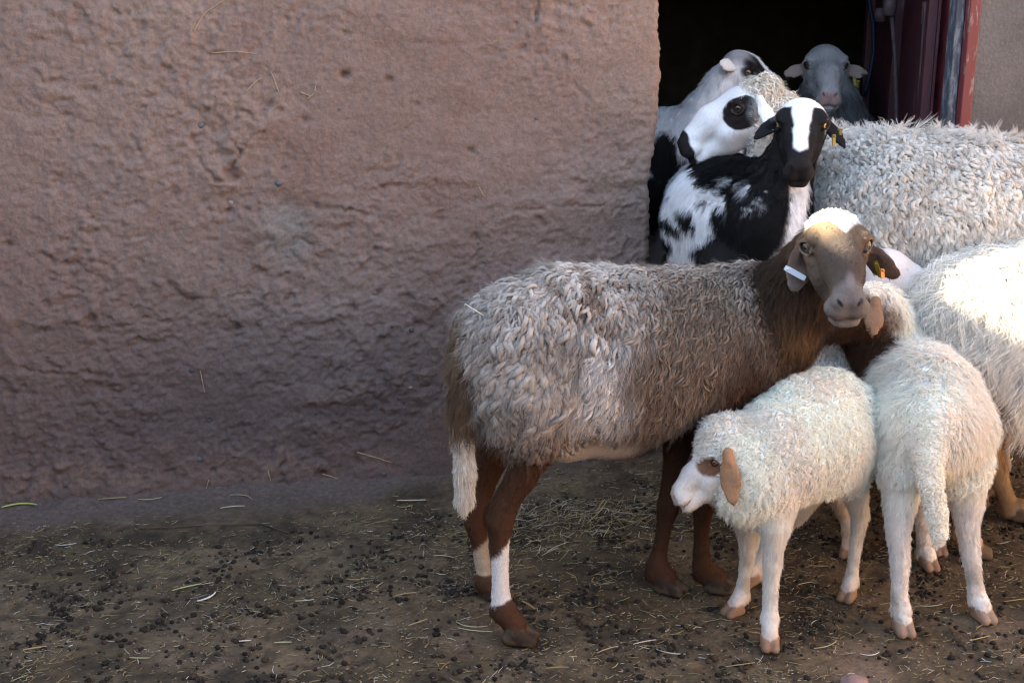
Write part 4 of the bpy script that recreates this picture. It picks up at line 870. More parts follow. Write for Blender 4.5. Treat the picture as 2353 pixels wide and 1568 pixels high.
# ================= F: long haired white sheep at the right edge
def sheep_f():
    B = Body()
    B.chain([(V(2232, 720, 2.90), .120), (V(2290, 755, 2.91), .178), (V(2400, 765, 2.94), .205), (V(2530, 740, 2.98), .20), (V(2620, 720, 3.0), .16)], 'trunk', .06)
    B.cap(V(2250, 770, 2.86), V(2270, 860, 2.83), .11, .085, 'thigh', .06); B.cap(V(2250, 770, 2.98), V(2300, 860, 3.02), .11, .08, 'thigh', .06)
    B.chain([(V(2620, 700, 3.0), .13), (V(2700, 600, 3.0), .09), (V(2740, 540, 3.0), .075)], 'neck', .05)
    H = head_frame(V(2780, 540, 3.0), (1, 0, -.5), (.3, 0, 1)); add_head(B, H, 1.05)
    add_leg(B, [(V(2290, 880, 3.02), .07), (V(2255, 985, 3.05), .036), (V(2290, 1085, 3.06), .026), (V(2308, 1135, 3.05), .0195), (V(2322, 1170, 3.04), .023)], (1, -.35), 1.15)
    add_leg(B, [(V(2252, 870, 2.80), .07), (V(2240, 990, 2.82), .040), (V(2205, 1080, 2.83), .029), (V(2212, 1180, 2.83), .019), (V(2215, 1225, 2.83), .023)], (1, -.3), 1.1)
    add_leg(B, [(V(2560, 880, 3.05), .08), (V(2570, 1000, 3.06), .035), (V(2575, 1100, 3.06), .021), (V(2575, 1130, 3.06), .023)], (1, -.3), 1.1)
    add_leg(B, [(V(2560, 880, 2.85), .08), (V(2570, 1020, 2.85), .035), (V(2570, 1130, 2.85), .021), (V(2570, 1210, 2.85), .023)], (1, -.3), 1.1)
    add_ear(B, V(2765, 540, 2.93), V(2740, 600, 2.9), .05, (-.2, -1, .1))
    def extra(ct, D, q, m):
        col = D['col']; P = ct.P
        col = paint(col, (.40, .26, .14), m['leg']); col = paint(col, (.30, .17, .08), m['leg']*sst(.10, .06, P[:, 2])*.8); col = paint(col, (.14, .09, .055), m['hoof'])
        bl = sst(.40, .34, P[:, 2])*m['body']; col = paint(col, (.30, .20, .13), bl*.7); D['col'] = col
        D['wool_len'] = D['wool_len']*(1-.5*bl); D['comb'] = np.tile(DOWN, (len(P), 1))+A3([-.25, 0, 0])
    c = plain_coat(B, (.78, .73, .64), (.6, .5, .4), (.40, .26, .14), (.14, .09, .055), .052, extra, bump=.010, bf=16)
    make_animal('sheep', 'long haired white sheep at the right edge with sunlit back, in front of the door', B, V(2400, 1150, 2.92), c, .008,
        fine=[((-1, 2, -.01), (1.6, 3.3, .10), .004)], hair=[
        dict(on='wool', count=5600, per=8, spread=.0055, seg=9, lift=.42, curl=.013, cf=4.5, clump=.93, rad=.0013, rootc=.72, tipc=1.08, cjit=.05, grav=.6, taper=.15),
        dict(on='short', name='short_hair', count=3000, per=3, spread=.002, seg=4, lift=.3, curl=.001, clump=.3, rad=.0004)])
sheep_f()

# ================= G: big cream fleeced sheep across the doorway, white head with a black eye patch
def sheep_g():
    B = Body()
    B.chain([(V(1880, 470, 3.40), .15), (V(1940, 478, 3.30), .185), (V(2030, 505, 3.20), .208), (V(2160, 512, 3.20), .214), (V(2260, 522, 3.21), .207), (V(2318, 545, 3.22), .17)], 'trunk', .06)
    B.chain([(V(1860, 410, 3.42), .12), (V(1815, 330, 3.42), .095), (V(1775, 280, 3.42), .074), (V(1752, 262, 3.42), .062)], 'neck', .05)
    B.cap(V(1760, 300, 3.42), V(1820, 390, 3.42), .055, .085, 'neck', .05)
    O = V(1701, 252, 3.42); s = 1.10
    H = head_frame(O, VD(1701, 250, -.149, -.075, .025), VD(1701, 250, -.42, 1, .12)); add_head(B, H, s, length=1.04, muz=.95, roman=.004, eye=.95)
    B.ell(B.L(0, -.060, .014), A3([.050, .040, .044]), B.R, 'woolcap', .03)
    add_ear(B, V(1750, 240, 3.33), V(1784, 318, 3.27), .044, (.2, -1, .1), .01); add_ear(B, V(1745, 225, 3.49), V(1770, 290, 3.53), .044, (.2, 1, .1), .01)
    for x, Yy in ((1880, 3.22), (1900, 3.42), (2270, 3.12), (2300, 3.32)):
        t = 1070 if Yy > 3.2 else 1110
        add_leg(B, [(V(x, 600, Yy), .10), (V(x+5, 800, Yy), .05), (V(x+2, 900, Yy), .030), (V(x+2, 1000, Yy), .020), (V(x, t, Yy), .023)], (-1, -.2), 1.15)
    B.chain([(V(2370, 480, 3.22), .05), (V(2390, 560, 3.22), .035), (V(2390, 700, 3.22), .02)], 'tail', .03)
    def extra(ct, D, q, m):
        P = ct.P; col = D['col']
        ep = sst(.045, .041, np.linalg.norm((q-A3([0, .008, -.002]))*A3([0, 1.0, 1.12]), axis=1)+.004*fbm(P, 45, 2))*sst(.015, .03, np.abs(q[:, 0]))
        col = paint(col, (.018, .012, .011), ep*m['head'])
        for s_ in (1, -1): col = paint(col, (.09, .055, .04), ep*sst(.0155, .0125, np.linalg.norm((q-A3([s_*.054, .012, .010]))*A3([.6, .8, 1.3]), axis=1))*.8)
        col = paint(col, (.018, .013, .012), sst(.138, .143, q[:, 1]+.006*fbm(P, 40, 2)+.05*(q[:, 2]+.03)))
        col = paint(col, (.66, .52, .38), ct.ball(V(1765, 300, 3.36), .035, .02)*.5)
        g = sst(-.3, .4, fbm(P, 5, 3)); w = m['body'][:, None]; wl_ = lerp3((.50, .46, .40), (.72, .66, .57), g)
        col = np.where(w > .01, col*(1-w)+wl_*w, col)
        col = paint(col, (.70, .62, .50), ct.ball(V(1765, 225, 3.4), .09, .03)*m['body'])
        D['col'] = col*(1-.5*m['body'])[:, None]; D['wool_col'] = col; D['short_col'] = col
        top = sst(.80, .95, ct.N[:, 2])*m['body']*(P[:, 0] > V(1880, 1, 3.2)[0]); 
        D['wool_len'] = .019*(.4+.6*m['body'])*(1+.2*top)*(1+.9*sst(.86, .60, P[:, 2])); D['up_len'] = .024*(1+.6*sst(-.1, .4, fbm(P, 14, 2))); D['up_den'] = top
        D['comb'] = np.tile(DOWN, (len(P), 1))+A3([.3, 0, 0])[None, :]*m['body'][:, None]; D['up_comb'] = np.stack([fbm(P, 9, 2)*2, fbm(P+4, 9, 2)*2, .6+0*g], 1); D['up_col'] = paint(col, (.74, .70, .64), top*.5)
        D['wool_rad'] = 1-.5*ct.ball(V(1765, 240, 3.4), .13, .05)
        rid = 1-np.abs(fbm(P, 30, 3, .5, (1, 1, .5)))*2.4
        D['disp'] = m['body']*(.008*np.clip(1-rid, -1, 1)+.008*fbm(P, 8, 2))
    c = plain_coat(B, (.60, .54, .45), (.84, .80, .76), (.3, .24, .2), (.05, .04, .03), .032, extra, facelen=.004)
    make_animal('sheep', 'large cream fleeced sheep across the doorway with a white face and black eye patch', B, V(2080, 1100, 3.22), c, .0078,
        fine=[((V(1540, 1, 3.4)[0], 3.28, V(1, 370, 3.4)[2]), (V(1760, 1, 3.4)[0], 3.56, V(1, 170, 3.4)[2]), .003)], iris=(.07, .05, .035), hair=[
        dict(on='wool', name='fleece', mesh=True, count=9500, rad=.0046, lift=.28, curl=.0036, rootc=.32, tipc=1.12, cjit=.09, grav=.05),
        dict(on='wool', name='wool_fuzz', count=9000, per=6, spread=.004, seg=5, lift=.5, curl=.006, clump=.5, rad=.00045, rootc=.8, tipc=1.15, cjit=.07, grav=.2),
        dict(on='up', name='back_wool', count=260, per=8, spread=.004, seg=6, lift=.65, curl=.008, clump=.93, rad=.0008, rootc=.7, tipc=1.08, cjit=.05, grav=.0),
        dict(on='short', name='short_hair', count=7000, per=3, spread=.002, seg=4, lift=.25, curl=.0006, clump=.3, rad=.0004, rootc=.95, tipc=1.03, cjit=.04)])
sheep_g()

# ================= J: black and white sheep facing out of the door, white blaze, black ears
def sheep_j():
    B = Body()
    B.chain([(V(1752, 520, 3.10), .100), (V(1706, 510, 3.20), .148), (V(1672, 508, 3.39), .168), (V(1662, 495, 3.60), .170), (V(1655, 480, 3.80), .14)], 'trunk', .06)
    B.cap(V(1750, 600, 3.08), V(1765, 500, 3.07), .075, .075, 'chest', .07); B.cap(V(1660, 600, 3.42), V(1705, 620, 3.20), .12, .11, 'belly', .07)
    B.chain([(V(1755, 490, 3.12), .11), (V(1790, 430, 3.11), .072), (V(1818, 360, 3.13), .058), (V(1838, 310, 3.14), .050)], 'neck', .05)
    H = head_frame(V(1840, 290, 3.08), VD(1840, 288, .001, -.088, .132), VD(1840, 288, 0, 1, 0)); add_head(B, H, .98, muz=1.0, roman=.006, eye=.80, jaw=.75, length=1.0)
    B.ell(B.L(0, -.032, .010), A3([.043, .040, .030]), B.R, 'topknot', .03)
    add_ear(B, V(1792, 274, 3.10), V(1729, 324, 3.05), .036, (-.2, -1, .6), .006); add_ear(B, V(1890, 276, 3.10), V(1943, 345, 3.05), .036, (.3, -1, .6), .006)
    for x, Yy, t in ((1700, 3.10, 1125), (1760, 3.16, 1110), (1600, 3.55, 1030), (1650, 3.65, 1015)):
        add_leg(B, [(V(x, 620, Yy), .10), (V(x+2, 760, Yy), .045), (V(x+2, 860, Yy), .029), (V(x+2, t-90, Yy), .019), (V(x, t-10, Yy), .023)], (.2, -1), 1.1)
    def coat(ct):
        P, N = ct.P, ct.N; n = len(P); v = sst(-.3, .3, fbm(P, 8, 3)); W, K = A3([.82, .81, .80]), A3([.0075, .007, .0075])
        head = ct.w('head muzzle lid topknot', .02); ear = ct.w('ear', .004); neck = ct.w('neck', .03); hoof = ct.w('hoof', .003); body = ct.w('trunk chest belly', .03); leg = ct.w('leg', .02)
        col = np.tile(W, (n, 1)); q = (P-B.O)@B.R/B.s
        bl = lambda x, y, Yy, r, st=(1, .25, 1), wob=.010, so=.003: ct.ball(V(x, y, Yy), r, so, (st[0], .05, st[2]), wob, 22)
        K_ = [bl(1745, 510, 3.08, .105, (1.15, .15, .68)), bl(1710, 600, 3.1, .11, (1, .2, 1)), bl(1770, 440, 3.1, .06), bl(1650, 385, 3.2, .055, (.75, .2, 1.5)), bl(1700, 400, 3.15, .055), bl(1625, 478, 3.27, .024, (1.4, .2, .8)),
              bl(1560, 478, 3.34, .021, (1.4, .2, .8)), bl(1530, 450, 3.36, .015), bl(1536, 508, 3.36, .017), bl(1582, 545, 3.3, .019), bl(1622, 470, 3.26, .022, (1.4, .2, .8)), bl(1600, 578, 3.25, .02), bl(1522, 560, 3.4, .022, (1.5, .2, .7)), bl(1612, 520, 3.25, .014), bl(1640, 545, 3.2, .032), bl(1590, 440, 3.3, .012), bl(1850, 520, 3.1, .045, (2.4, .4, .35), .01)]
        k = np.max(K_, 0); k = np.maximum(k, ct.ball(V(1808, 370, 3.1), .09, .02, (1.1, .6, .7)))
        wsp = bl(1710, 440, 3.1, .03, (1, .3, 1), .05)*sst(-.05, .12, fbm(P, 45, 3)); k = k*(1-.55*wsp)
        stripe = sst(.030, .020, np.min([segdist(P*A3([1, .3, 1]), V(a, b, 3.05)*A3([1, .3, 1]), V(c, d, 3.05)*A3([1, .3, 1])) for a, b, c, d in ((1838, 400, 1822, 480), (1822, 480, 1795, 560), (1795, 560, 1765, 610))], 0)+.006*fbm(P, 30, 3))
        k = k*(1-stripe)
        col = col*(1-k)[:, None]+K[None, :]*k[:, None]
        col = paint(col, (.5, .44, .38), ct.ball(V(1690, 350, 3.2), .05, .03)*.5*(1-k))
        # face: black cheeks, white blaze, dark muzzle
        kk = paint(col, K*1.3, head)
        wid = .024-.007*sst(.0, .08, q[:, 1])+.030*sst(.0, -.03, q[:, 1])+.004*fbm(P, 40, 2)
        blaze = sst(wid+.003, wid-.003, np.abs(q[:, 0]))*sst(-.03, -.015, q[:, 2])*sst(.134, .126, q[:, 1]+.8*np.abs(q[:, 0])+.004*fbm(P, 50, 2))
        crown = sst(-.02, -.035, q[:, 1]-.2*(q[:, 2]-.03)+.15*np.abs(q[:, 0]))*sst(.0, .02, q[:, 2]); blaze = np.maximum(blaze, crown)
        kk = paint(kk, (.85, .85, .85), blaze*head); kk = paint(kk, (.018, .014, .013), head*sst(.135, .145, q[:, 1])*(1-blaze)*.8)
        for s_ in (1, -1): kk = paint(kk, (.006, .005, .005), head*sst(.0042, .0022, segdist(q, A3([s_*.0085, .167, -.021]), A3([s_*.0215, .155, -.005]))))
        for s_ in (1, -1): kk = paint(kk, (.09, .06, .045), head*sst(.0150, .0125, np.linalg.norm(q-A3([s_*.054, .012, .010]), axis=1))*.6)
        col = kk; col = paint(col, K*1.2, ear); col = paint(col, K, leg*sst(.1, .3, fbm(P, 5, 2)+.2)); col = paint(col, (.04, .03, .025), hoof)
        curly = ct.ball(V(1700, 400, 3.15), .08, .03)
        D = dict(col=col); D['comb'] = np.tile(DOWN, (n, 1)); D['short_comb'] = D['comb']*(1-head)[:, None]-B.R[:, 1][None, :]*head[:, None]
        eyew = np.max([sst(.022, .016, np.linalg.norm(q-A3([s_*.054, .012, .010]), axis=1)) for s_ in (1, -1)], 0)
        D['short_den'] = np.clip(body+neck+head*(1-.9*sst(.13, .145, q[:, 1]))*(1-eyew)+.3*ear, 0, 1); D['short_len'] = .005+.010*(body+neck)*(1-head)
        D['wool_den'] = curly*body; D['wool_len'] = .02+0*v
        D['disp'] = .003*(body+neck*.5)*fbm(P, 14, 2)+curly*.006*fbm(P, 40, 2)
        return D
    root, base = make_animal('sheep', 'black and white spotted sheep in the doorway with white blaze and black ears facing out', B, V(1700, 1050, 3.5), coat, (.0078),
        fine=[((V(1715, 1, 3.1)[0], 2.84, V(1, 440, 3.1)[2]), (V(1955, 1, 3.1)[0], 3.20, V(1, 215, 3.2)[2]), .0034)], iris=(.62, .42, .14), hair=[
        dict(on='short', name='short_hair', count=22000, per=4, spread=.003, seg=4, lift=.28, curl=.0015, clump=.4, rad=.00045, rootc=.95, tipc=1.05, cjit=.06, grav=.1),
        dict(on='wool', name='curly_wool', count=900, per=12, spread=.004, seg=6, lift=.5, curl=.008, clump=.8, rad=.0006, rootc=.7, tipc=1.1)])
    ear_tag(root, base, V(1915, 322, 3.02), (.0, -.1, -1), .008, .026, (.4, -1, 0), M_TAGY); ear_tag(root, base, V(1930, 303, 3.03), (.1, -.1, -1), .008, .014, (.8, -.6, 0), M_TAGY)
sheep_j()

# ================= K: black and white sheep behind, looking right
def sheep_k():
    B = Body()
    B.chain([(V(1590, 380, 3.98), .15), (V(1540, 400, 4.05), .20), (V(1500, 400, 4.2), .21), (V(1470, 390, 4.45), .2), (V(1460, 380, 4.6), .15)], 'trunk', .06)
    B.chain([(V(1590, 340, 3.98), .12), (V(1630, 270, 3.97), .088), (V(1665, 205, 3.96), .066), (V(1690, 175, 3.95), .056)], 'neck', .05)
    H = head_frame(V(1716, 168, 3.95), VD(1716, 168, .13, -.085, .03), VD(1716, 168, .5, 1, .15)); add_head(B, H, 1.0)
    B.ell(B.L(0, -.035, .012), A3([.042, .040, .03]), B.R, 'topknot', .03)
    add_ear(B, V(1680, 155, 3.88), V(1652, 142, 3.86), .036, (.1, -1, .2), .004); add_ear(B, V(1705, 140, 4.0), V(1690, 118, 4.05), .034, (.1, 1, .2), .004)
    for x, Yy, t in ((1560, 3.95, 965), (1600, 4.1, 950), (1480, 4.5, 900), (1440, 4.4, 910)):
        add_leg(B, [(V(x, 480, Yy), .09), (V(x+2, 620, Yy), .045), (V(x+2, 740, Yy), .028), (V(x+2, t-70, Yy), .019), (V(x, t-12, Yy), .022)], (.5, -1), 1.1)
    def extra(ct, D, q, m):
        P = ct.P; col = D['col']; K = A3([.014, .012, .012])
        ep = sst(.064, .058, np.linalg.norm((q-A3([0, -.006, .004]))*A3([0, .8, 1.15]), axis=1)+.008*fbm(P, 30, 2))*sst(.01, .02, np.abs(q[:, 0]))*sst(-.045, -.03, q[:, 2])
        col = paint(col, K, ep*m['head']); col = paint(col, K, ct.ball(V(1640, 285, 3.9), .045, .006, (1, .5, .8), .015, 16))
        for x, y, r in ((1515, 360, .05), (1560, 440, .07), (1500, 470, .06), (1600, 420, .05)): col = paint(col, K, ct.ball(V(x, y, 3.9), r, .006, (1, .3, .7), .03, 14))
        D['col'] = col
        D['wool_den'] = D['wool_den']; D['wool_len'] = .014*(.4+.6*m['body'])
    c = plain_coat(B, (.80, .80, .80), (.84, .84, .84), (.5, .5, .5), (.05, .04, .03), .014, extra, facelen=.006, bump=.003)
    make_animal('sheep', 'white headed sheep with black eye band looking right, behind the other black and white ones', B, V(1560, 1000, 4.0), c, .0085,
        fine=[((V(1640, 1, 3.9)[0], 3.75, V(1, 260, 3.9)[2]), (V(1790, 1, 3.9)[0], 4.1, V(1, 105, 3.9)[2]), .0045)], iris=(.2, .15, .09), hair=[
        dict(on='wool', count=6000, per=6, spread=.004, seg=4, lift=.35, curl=.003, clump=.5, rad=.0006, rootc=.9, tipc=1.05, cjit=.05),
        dict(on='short', name='short_hair', count=3500, per=4, spread=.003, seg=4, lift=.5, curl=.001, clump=.3, rad=.0005, rootc=.95, tipc=1.03)])
sheep_k()

# ================= L: grey sheep deep in the doorway, facing the camera
def sheep_l():
    B = Body()
    B.chain([(V(1900, 330, 4.08), .14), (V(1890, 360, 4.25), .19), (V(1870, 370, 4.5), .21), (V(1850, 360, 4.75), .18)], 'trunk', .06)
    B.chain([(V(1900, 310, 4.08), .12), (V(1900, 240, 4.06), .09), (V(1898, 170, 4.06), .064)], 'neck', .05)
    H = head_frame(V(1896, 154, 3.99), VD(1896, 154, .017, -.066, .14), VD(1896, 154, .0, 1, 0)); add_head(B, H, 1.02, muz=.95, roman=.006, eye=.9)
    B.ell(B.L(0, -.030, .014), A3([.044, .045, .034]), B.R, 'topknot', .03)
    add_ear(B, V(1846, 158, 4.02), V(1800, 172, 4.02), .040, (0, -1, .3), .004); add_ear(B, V(1944, 160, 4.02), V(1997, 174, 4.02), .042, (0, -1, .3), .004)
    for x, Yy, t in ((1860, 4.08, 945), (1930, 4.08, 945), (1850, 4.6, 880), (1910, 4.6, 880)):
        add_leg(B, [(V(x, 460, Yy), .09), (V(x+2, 600, Yy), .045), (V(x+2, 720, Yy), .028), (V(x+2, t-70, Yy), .019), (V(x, t-12, Yy), .022)], (0, -1), 1.1)
    def extra(ct, D, q, m):
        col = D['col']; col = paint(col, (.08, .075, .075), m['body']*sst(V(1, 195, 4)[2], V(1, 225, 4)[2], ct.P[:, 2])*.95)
        col = paint(col, (.30, .22, .19), m['ear'])
        for s_ in (1, -1): col = paint(col, (.60, .56, .50), m['head']*sst(.022, .017, np.linalg.norm((q-A3([s_*.053, .002, .013])), axis=1))*(1-sst(.0150, .0125, np.linalg.norm(q-A3([s_*.054, .012, .010]), axis=1)))*.7)
        D['col'] = col
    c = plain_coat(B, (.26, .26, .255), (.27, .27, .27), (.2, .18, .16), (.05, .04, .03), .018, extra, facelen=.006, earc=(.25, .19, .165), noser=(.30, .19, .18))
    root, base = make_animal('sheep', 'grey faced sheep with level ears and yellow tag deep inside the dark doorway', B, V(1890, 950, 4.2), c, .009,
        fine=[((V(1790, 1, 3.9)[0], 3.7, V(1, 250, 3.9)[2]), (V(2010, 1, 3.9)[0], 4.1, V(1, 90, 3.9)[2]), .0042)], iris=(.06, .05, .04), hair=[
        dict(on='wool', count=4000, per=6, spread=.004, seg=4, lift=.35, curl=.004, clump=.5, rad=.0006, rootc=.8, tipc=1.1),
        dict(on='short', name='short_hair', count=5000, per=4, spread=.003, seg=4, lift=.4, curl=.001, clump=.3, rad=.0005, rootc=.95, tipc=1.03)])
    ear_tag(root, base, V(1963, 186, 3.97), (.2, -.1, -1), .009, .030, (0, -1, 0), M_TAGY); ear_tag(root, base, V(1971, 193, 3.965), (0, -.1, -1), .007, .022, (.7, -.7, 0), M_TAGY)
sheep_l()
print('animals', round(time.time()-T0, 1))

# ---------------------------------------------------------------- litter on the ground
def gz(x, y): return ground_z(np.atleast_1d(A3(x)), np.atleast_1d(A3(y)))
def wall_dist(x, y): return (x-WA[0])*WN[0]+(y-WA[1])*WN[1]
r = np.random.default_rng(21)
def scatter(n, margin=.16, lo=1.75, seed=0):
    xs = r.uniform(-1.5, 1.5, n*4); ys = r.uniform(lo, 3.9, n*4)
    d = wall_dist(xs, ys); inside = (xs > .45) & (xs < 1.1)
    Pn = np.stack([xs, ys, 0*xs], 1)
    dens = sst(margin, margin+.16, d+.14*sst(-.5, .2, xs)+.22*fbm(Pn+3+seed, 2.6, 3))*(.22+.78*sst(-.15, .3, fbm(Pn+11+seed, 7, 4, .6)))
    dens = np.where(inside & (d < .2), .6, dens)
    k = r.random(len(xs)) < dens; return xs[k][:n], ys[k][:n]
# droppings: small lumpy pellets
ico_v = []; t_ = (1+5**.5)/2
for a, b in ((1, t_), (-1, t_), (1, -t_), (-1, -t_)): ico_v += [(a, b, 0), (0, a, b), (b, 0, a)]
ico_v = A3(ico_v); ico_v /= np.linalg.norm(ico_v[0])
D_ = np.linalg.norm(ico_v[:, None]-ico_v[None], axis=2); eg = D_ < 1.06
ico_f = [(i, j, k) for i in range(12) for j in range(i+1, 12) for k in range(j+1, 12) if eg[i, j] and eg[j, k] and eg[i, k]]
ico_f = A3([(i, j, k) if np.dot(np.cross(ico_v[j]-ico_v[i], ico_v[k]-ico_v[i]), ico_v[i]) > 0 else (i, k, j) for i, j, k in ico_f]).astype(int)
oct_v = A3([(1, 0, 0), (-1, 0, 0), (0, 1, 0), (0, -1, 0), (0, 0, 1), (0, 0, -1)]); oct_f = A3([(0, 2, 4), (2, 1, 4), (1, 3, 4), (3, 0, 4), (2, 0, 5), (1, 2, 5), (3, 1, 5), (0, 3, 5)]).astype(int)
def lumps(name, n, smin, smax, cols, margin, flat=.75, shape=None, **kw):
    sv, sf = shape or (ico_v, ico_f); nv = len(sv)
    xs, ys = scatter(n, margin); n = len(xs)
    # some sit in clusters
    m = n//2; ci = r.integers(0, max(1, n//14), m); xs[:m] = xs[m:][ci % (n-m)]+r.normal(0, .022, m); ys[:m] = ys[m:][ci % (n-m)]+r.normal(0, .022, m)
    s = r.uniform(smin, smax, n)*r.choice([.7, 1, 1, 1.25], n); zz = ground_z(xs, ys)
    Vv = sv[None]*(1+r.normal(0, .10, (n, nv, 1)))*s[:, None, None]*np.stack([r.uniform(.9, 1.3, n), r.uniform(.8, 1.1, n), np.full(n, flat)], 1)[:, None, :]
    a = r.random(n)*6.28; c, s2 = np.cos(a)[:, None], np.sin(a)[:, None]
    X_ = Vv[:, :, 0]*c-Vv[:, :, 1]*s2; Y_ = Vv[:, :, 0]*s2+Vv[:, :, 1]*c
    Vv = np.stack([X_+xs[:, None], Y_+ys[:, None], Vv[:, :, 2]+(zz+s*flat*.55)[:, None]], 2).reshape(-1, 3)
    Ff = (sf[None]+np.arange(n)[:, None, None]*nv).reshape(-1, 3)
    cc = A3(cols)[r.integers(0, len(cols), n)]*r.uniform(.7, 1.3, (n, 1)); cc = np.repeat(cc, nv, 0)
    return mesh_obj(name, Vv, Ff, M_DUNG, col=cc, kind='stuff', **kw)
lumps('droppings', 5600, .0028, .0066, [(.030, .022, .017), (.040, .028, .020), (.022, .017, .014), (.060, .038, .025)], .20, label='dark round sheep droppings scattered over the dirt')
lumps('crumbs', 17000, .0012, .0034, [(.14, .10, .07), (.07, .05, .035), (.20, .15, .10), (.28, .20, .14)], .14, shape=(oct_v, oct_f), label='small crumbs of earth and dung')
# straw
STRAWC = [(.42, .30, .13), (.36, .25, .10), (.52, .42, .22), (.60, .52, .34), (.40, .32, .16), (.62, .58, .46), (.34, .25, .12), (.46, .42, .20), (.70, .68, .60)]
def straw_geo(x, y, z, L, w, a, tilt, bend, col, seg=4):
    t = np.linspace(-.5, .5, seg+1); c, s = math.cos(a), math.sin(a); Vv = []; 
    for q in t:
        bx = bend*(q*q-.08)*L*4; px = x+c*q*L-s*bx; py = y+s*q*L+c*bx; pz = z+(q+.5)*L*tilt+.0015
        ww = w*(1-.5*abs(q)*1.2)
        for dx, dz in ((-ww, 0), (0, ww*.9), (ww, 0)): Vv.append((px-s*dx, py+c*dx, pz+dz))
    Ff = []
    for i in range(seg):
        for j in range(3): Ff.append((i*3+j, (i+1)*3+j, (i+1)*3+(j+1) % 3, i*3+(j+1) % 3))
    return Vv, Ff
def straws(name, xs, ys, Lr, wr, tiltm=.15, **kw):
    n = len(xs); Vv = []; Ff = []; Cc = []; zz = ground_z(A3(xs), A3(ys))
    for i in range(n):
        c = STRAWC[r.integers(0, len(STRAWC))] if r.random() < .6 else (.40, .30, .14); L = r.uniform(*Lr)*r.choice([.4, .6, .8, 1.0, 1.6])
        v, f = straw_geo(xs[i], ys[i], zz[i]+.001, L, r.uniform(*wr), r.normal(0, .9) if r.random() < .7 else r.random()*6.28, abs(r.normal(0, tiltm)), r.normal(0, .12), c, 2)
        o = len(Vv); Vv += v; Ff += [tuple(o+k for k in q) for q in f]; Cc += [A3(c)*r.uniform(.35, 1.05)]*len(v)
    return mesh_obj(name, Vv, A3(Ff).astype(int), M_STRAW, col=np.clip(A3(Cc), 0, .9), kind='stuff', **kw)
xs, ys = scatter(13000, .12, seed=5); straws('straw_litter', xs, ys, (.004, .021), (.0005, .0012), label='short bits of straw trodden into the dirt')
# a denser drift of hay against the wall behind the brown sheep's legs and by the door
m = 900; xs = r.normal(.12, .20, m); k = r.uniform(.0, 1, m); ys = WA[1]+(xs-WA[0])*.187-.20-r.gamma(2, .07, m)
straws('hay_drift', xs, ys, (.015, .05), (.0005, .0012), .25, label='greenish hay drift at the foot of the wall behind the brown sheep')
# the longer stalks lying about, one object each
bits = [(50, 1185, .085, .0035, .1), (260, 1172, .07, .002, .1), (345, 1170, .06, .0015, .1), (535, 1180, .06, .0018, .15), (560, 1162, .07, .0016, -.5), (945, 1160, .075, .002, -.05), (930, 1172, .04, .0018, .1),
        (430, 1352, .065, .0022, .45), (478, 1375, .05, .0030, .9), (80, 1488, .045, .0024, .25), (1215, 1392, .05, .0035, -1.0), (1080, 1440, .07, .0016, -.35), (1090, 1448, .075, .0014, -.3), (1395, 1490, .05, .0018, .5),
        (1480, 1475, .05, .0015, .3), (1280, 1532, .045, .0015, .05), (650, 1472, .035, .002, 0), (560, 1470, .03, .0018, .1), (930, 1365, .05, .0018, .3), (820, 1330, .05, .0015, 0), (1020, 1280, .05, .0016, -.3), (700, 1380, .04, .0015, .1),
        (960, 1430, .045, .0018, .6), (1540, 1500, .06, .0013, -.4), (1700, 1530, .06, .0015, .2), (1900, 1480, .06, .0013, .5), (2000, 1500, .04, .0014, .1), (2250, 1470, .05, .0016, .35), (2330, 1380, .05, .0014, .2), (2320, 1055, .05, .003, .9),
        (1850, 1340, .04, .0013, .3), (1880, 1300, .045, .0014, -.2), (2140, 1390, .05, .0013, .1), (1640, 1420, .05, .0013, .3), (320, 1510, .04, .0018, -.1), (150, 1255, .05, .0012, .1), (1235, 1240, .05, .0015, .3), (1330, 1190, .06, .0015, .2)]
used_l = set()
def stalk_label(i, px, py, L, w):
    cn = ['tan', 'brownish', 'golden', 'pale yellow', 'ochre', 'cream', 'dull brown', 'greenish yellow', 'whitish'][i % 9]
    sz = 'broad' if w > .0021 else ('long thin' if L > .055 else 'short')
    rows = 'along the foot of the wall' if py < 1200 else ('in the middle of the yard' if py < 1400 else 'near the bottom edge')
    spots = [(50, 'at the far left'), (300, 'left of the middle of the bare ground'), (480, 'left of the brown sheep'), (700, 'under open wall, well left of the brown sheep'), (950, 'just left of the brown sheep'), (1100, 'beside the hind hooves of the brown sheep'), (1300, 'right of the near hind hoof of the brown sheep'), (1480, 'below the belly of the brown sheep'), (1660, 'before the front hooves of the brown sheep'), (1870, 'between the legs of the front lamb'), (2010, 'between the two white lambs'), (2180, 'between the hind legs of the fluffy lamb'), (2330, 'by the right edge')]
    s_ = min(spots, key=lambda q: abs(q[0]-px))[1]
    t = f'{cn} {sz} straw stalk {s_}, {rows}'
    t = ' '.join(t.split()[:16]) if len(t.split()) <= 16 else f'{cn} {sz} straw stalk {s_}'
    return t
for i, (px, py, L, w, a) in enumerate(bits):
    b = (784-py)/F_PX; dz = -ST+b*CT; t = -CAM_H/dz; X_, Y_ = (px-1176)/F_PX*t, (CT+b*ST)*t; zz = float(gz(X_, Y_)[0])+.003
    c = STRAWC[i % len(STRAWC)] if i else (.42, .46, .12); v, f = straw_geo(0, 0, 0, L, w, a, .04, r.normal(0, .1), c, 7)
    o = mesh_obj('straw_stalk', v, f, M_STRAW, col=np.tile(A3(c)*1.05, (len(v), 1)), label=stalk_label(i, px, py, L, w) if i else 'broad yellow green leaf blade lying at the far left foot of the wall', category='straw', group='loose straw stalks on the ground')
    o.location = (X_, Y_, zz)
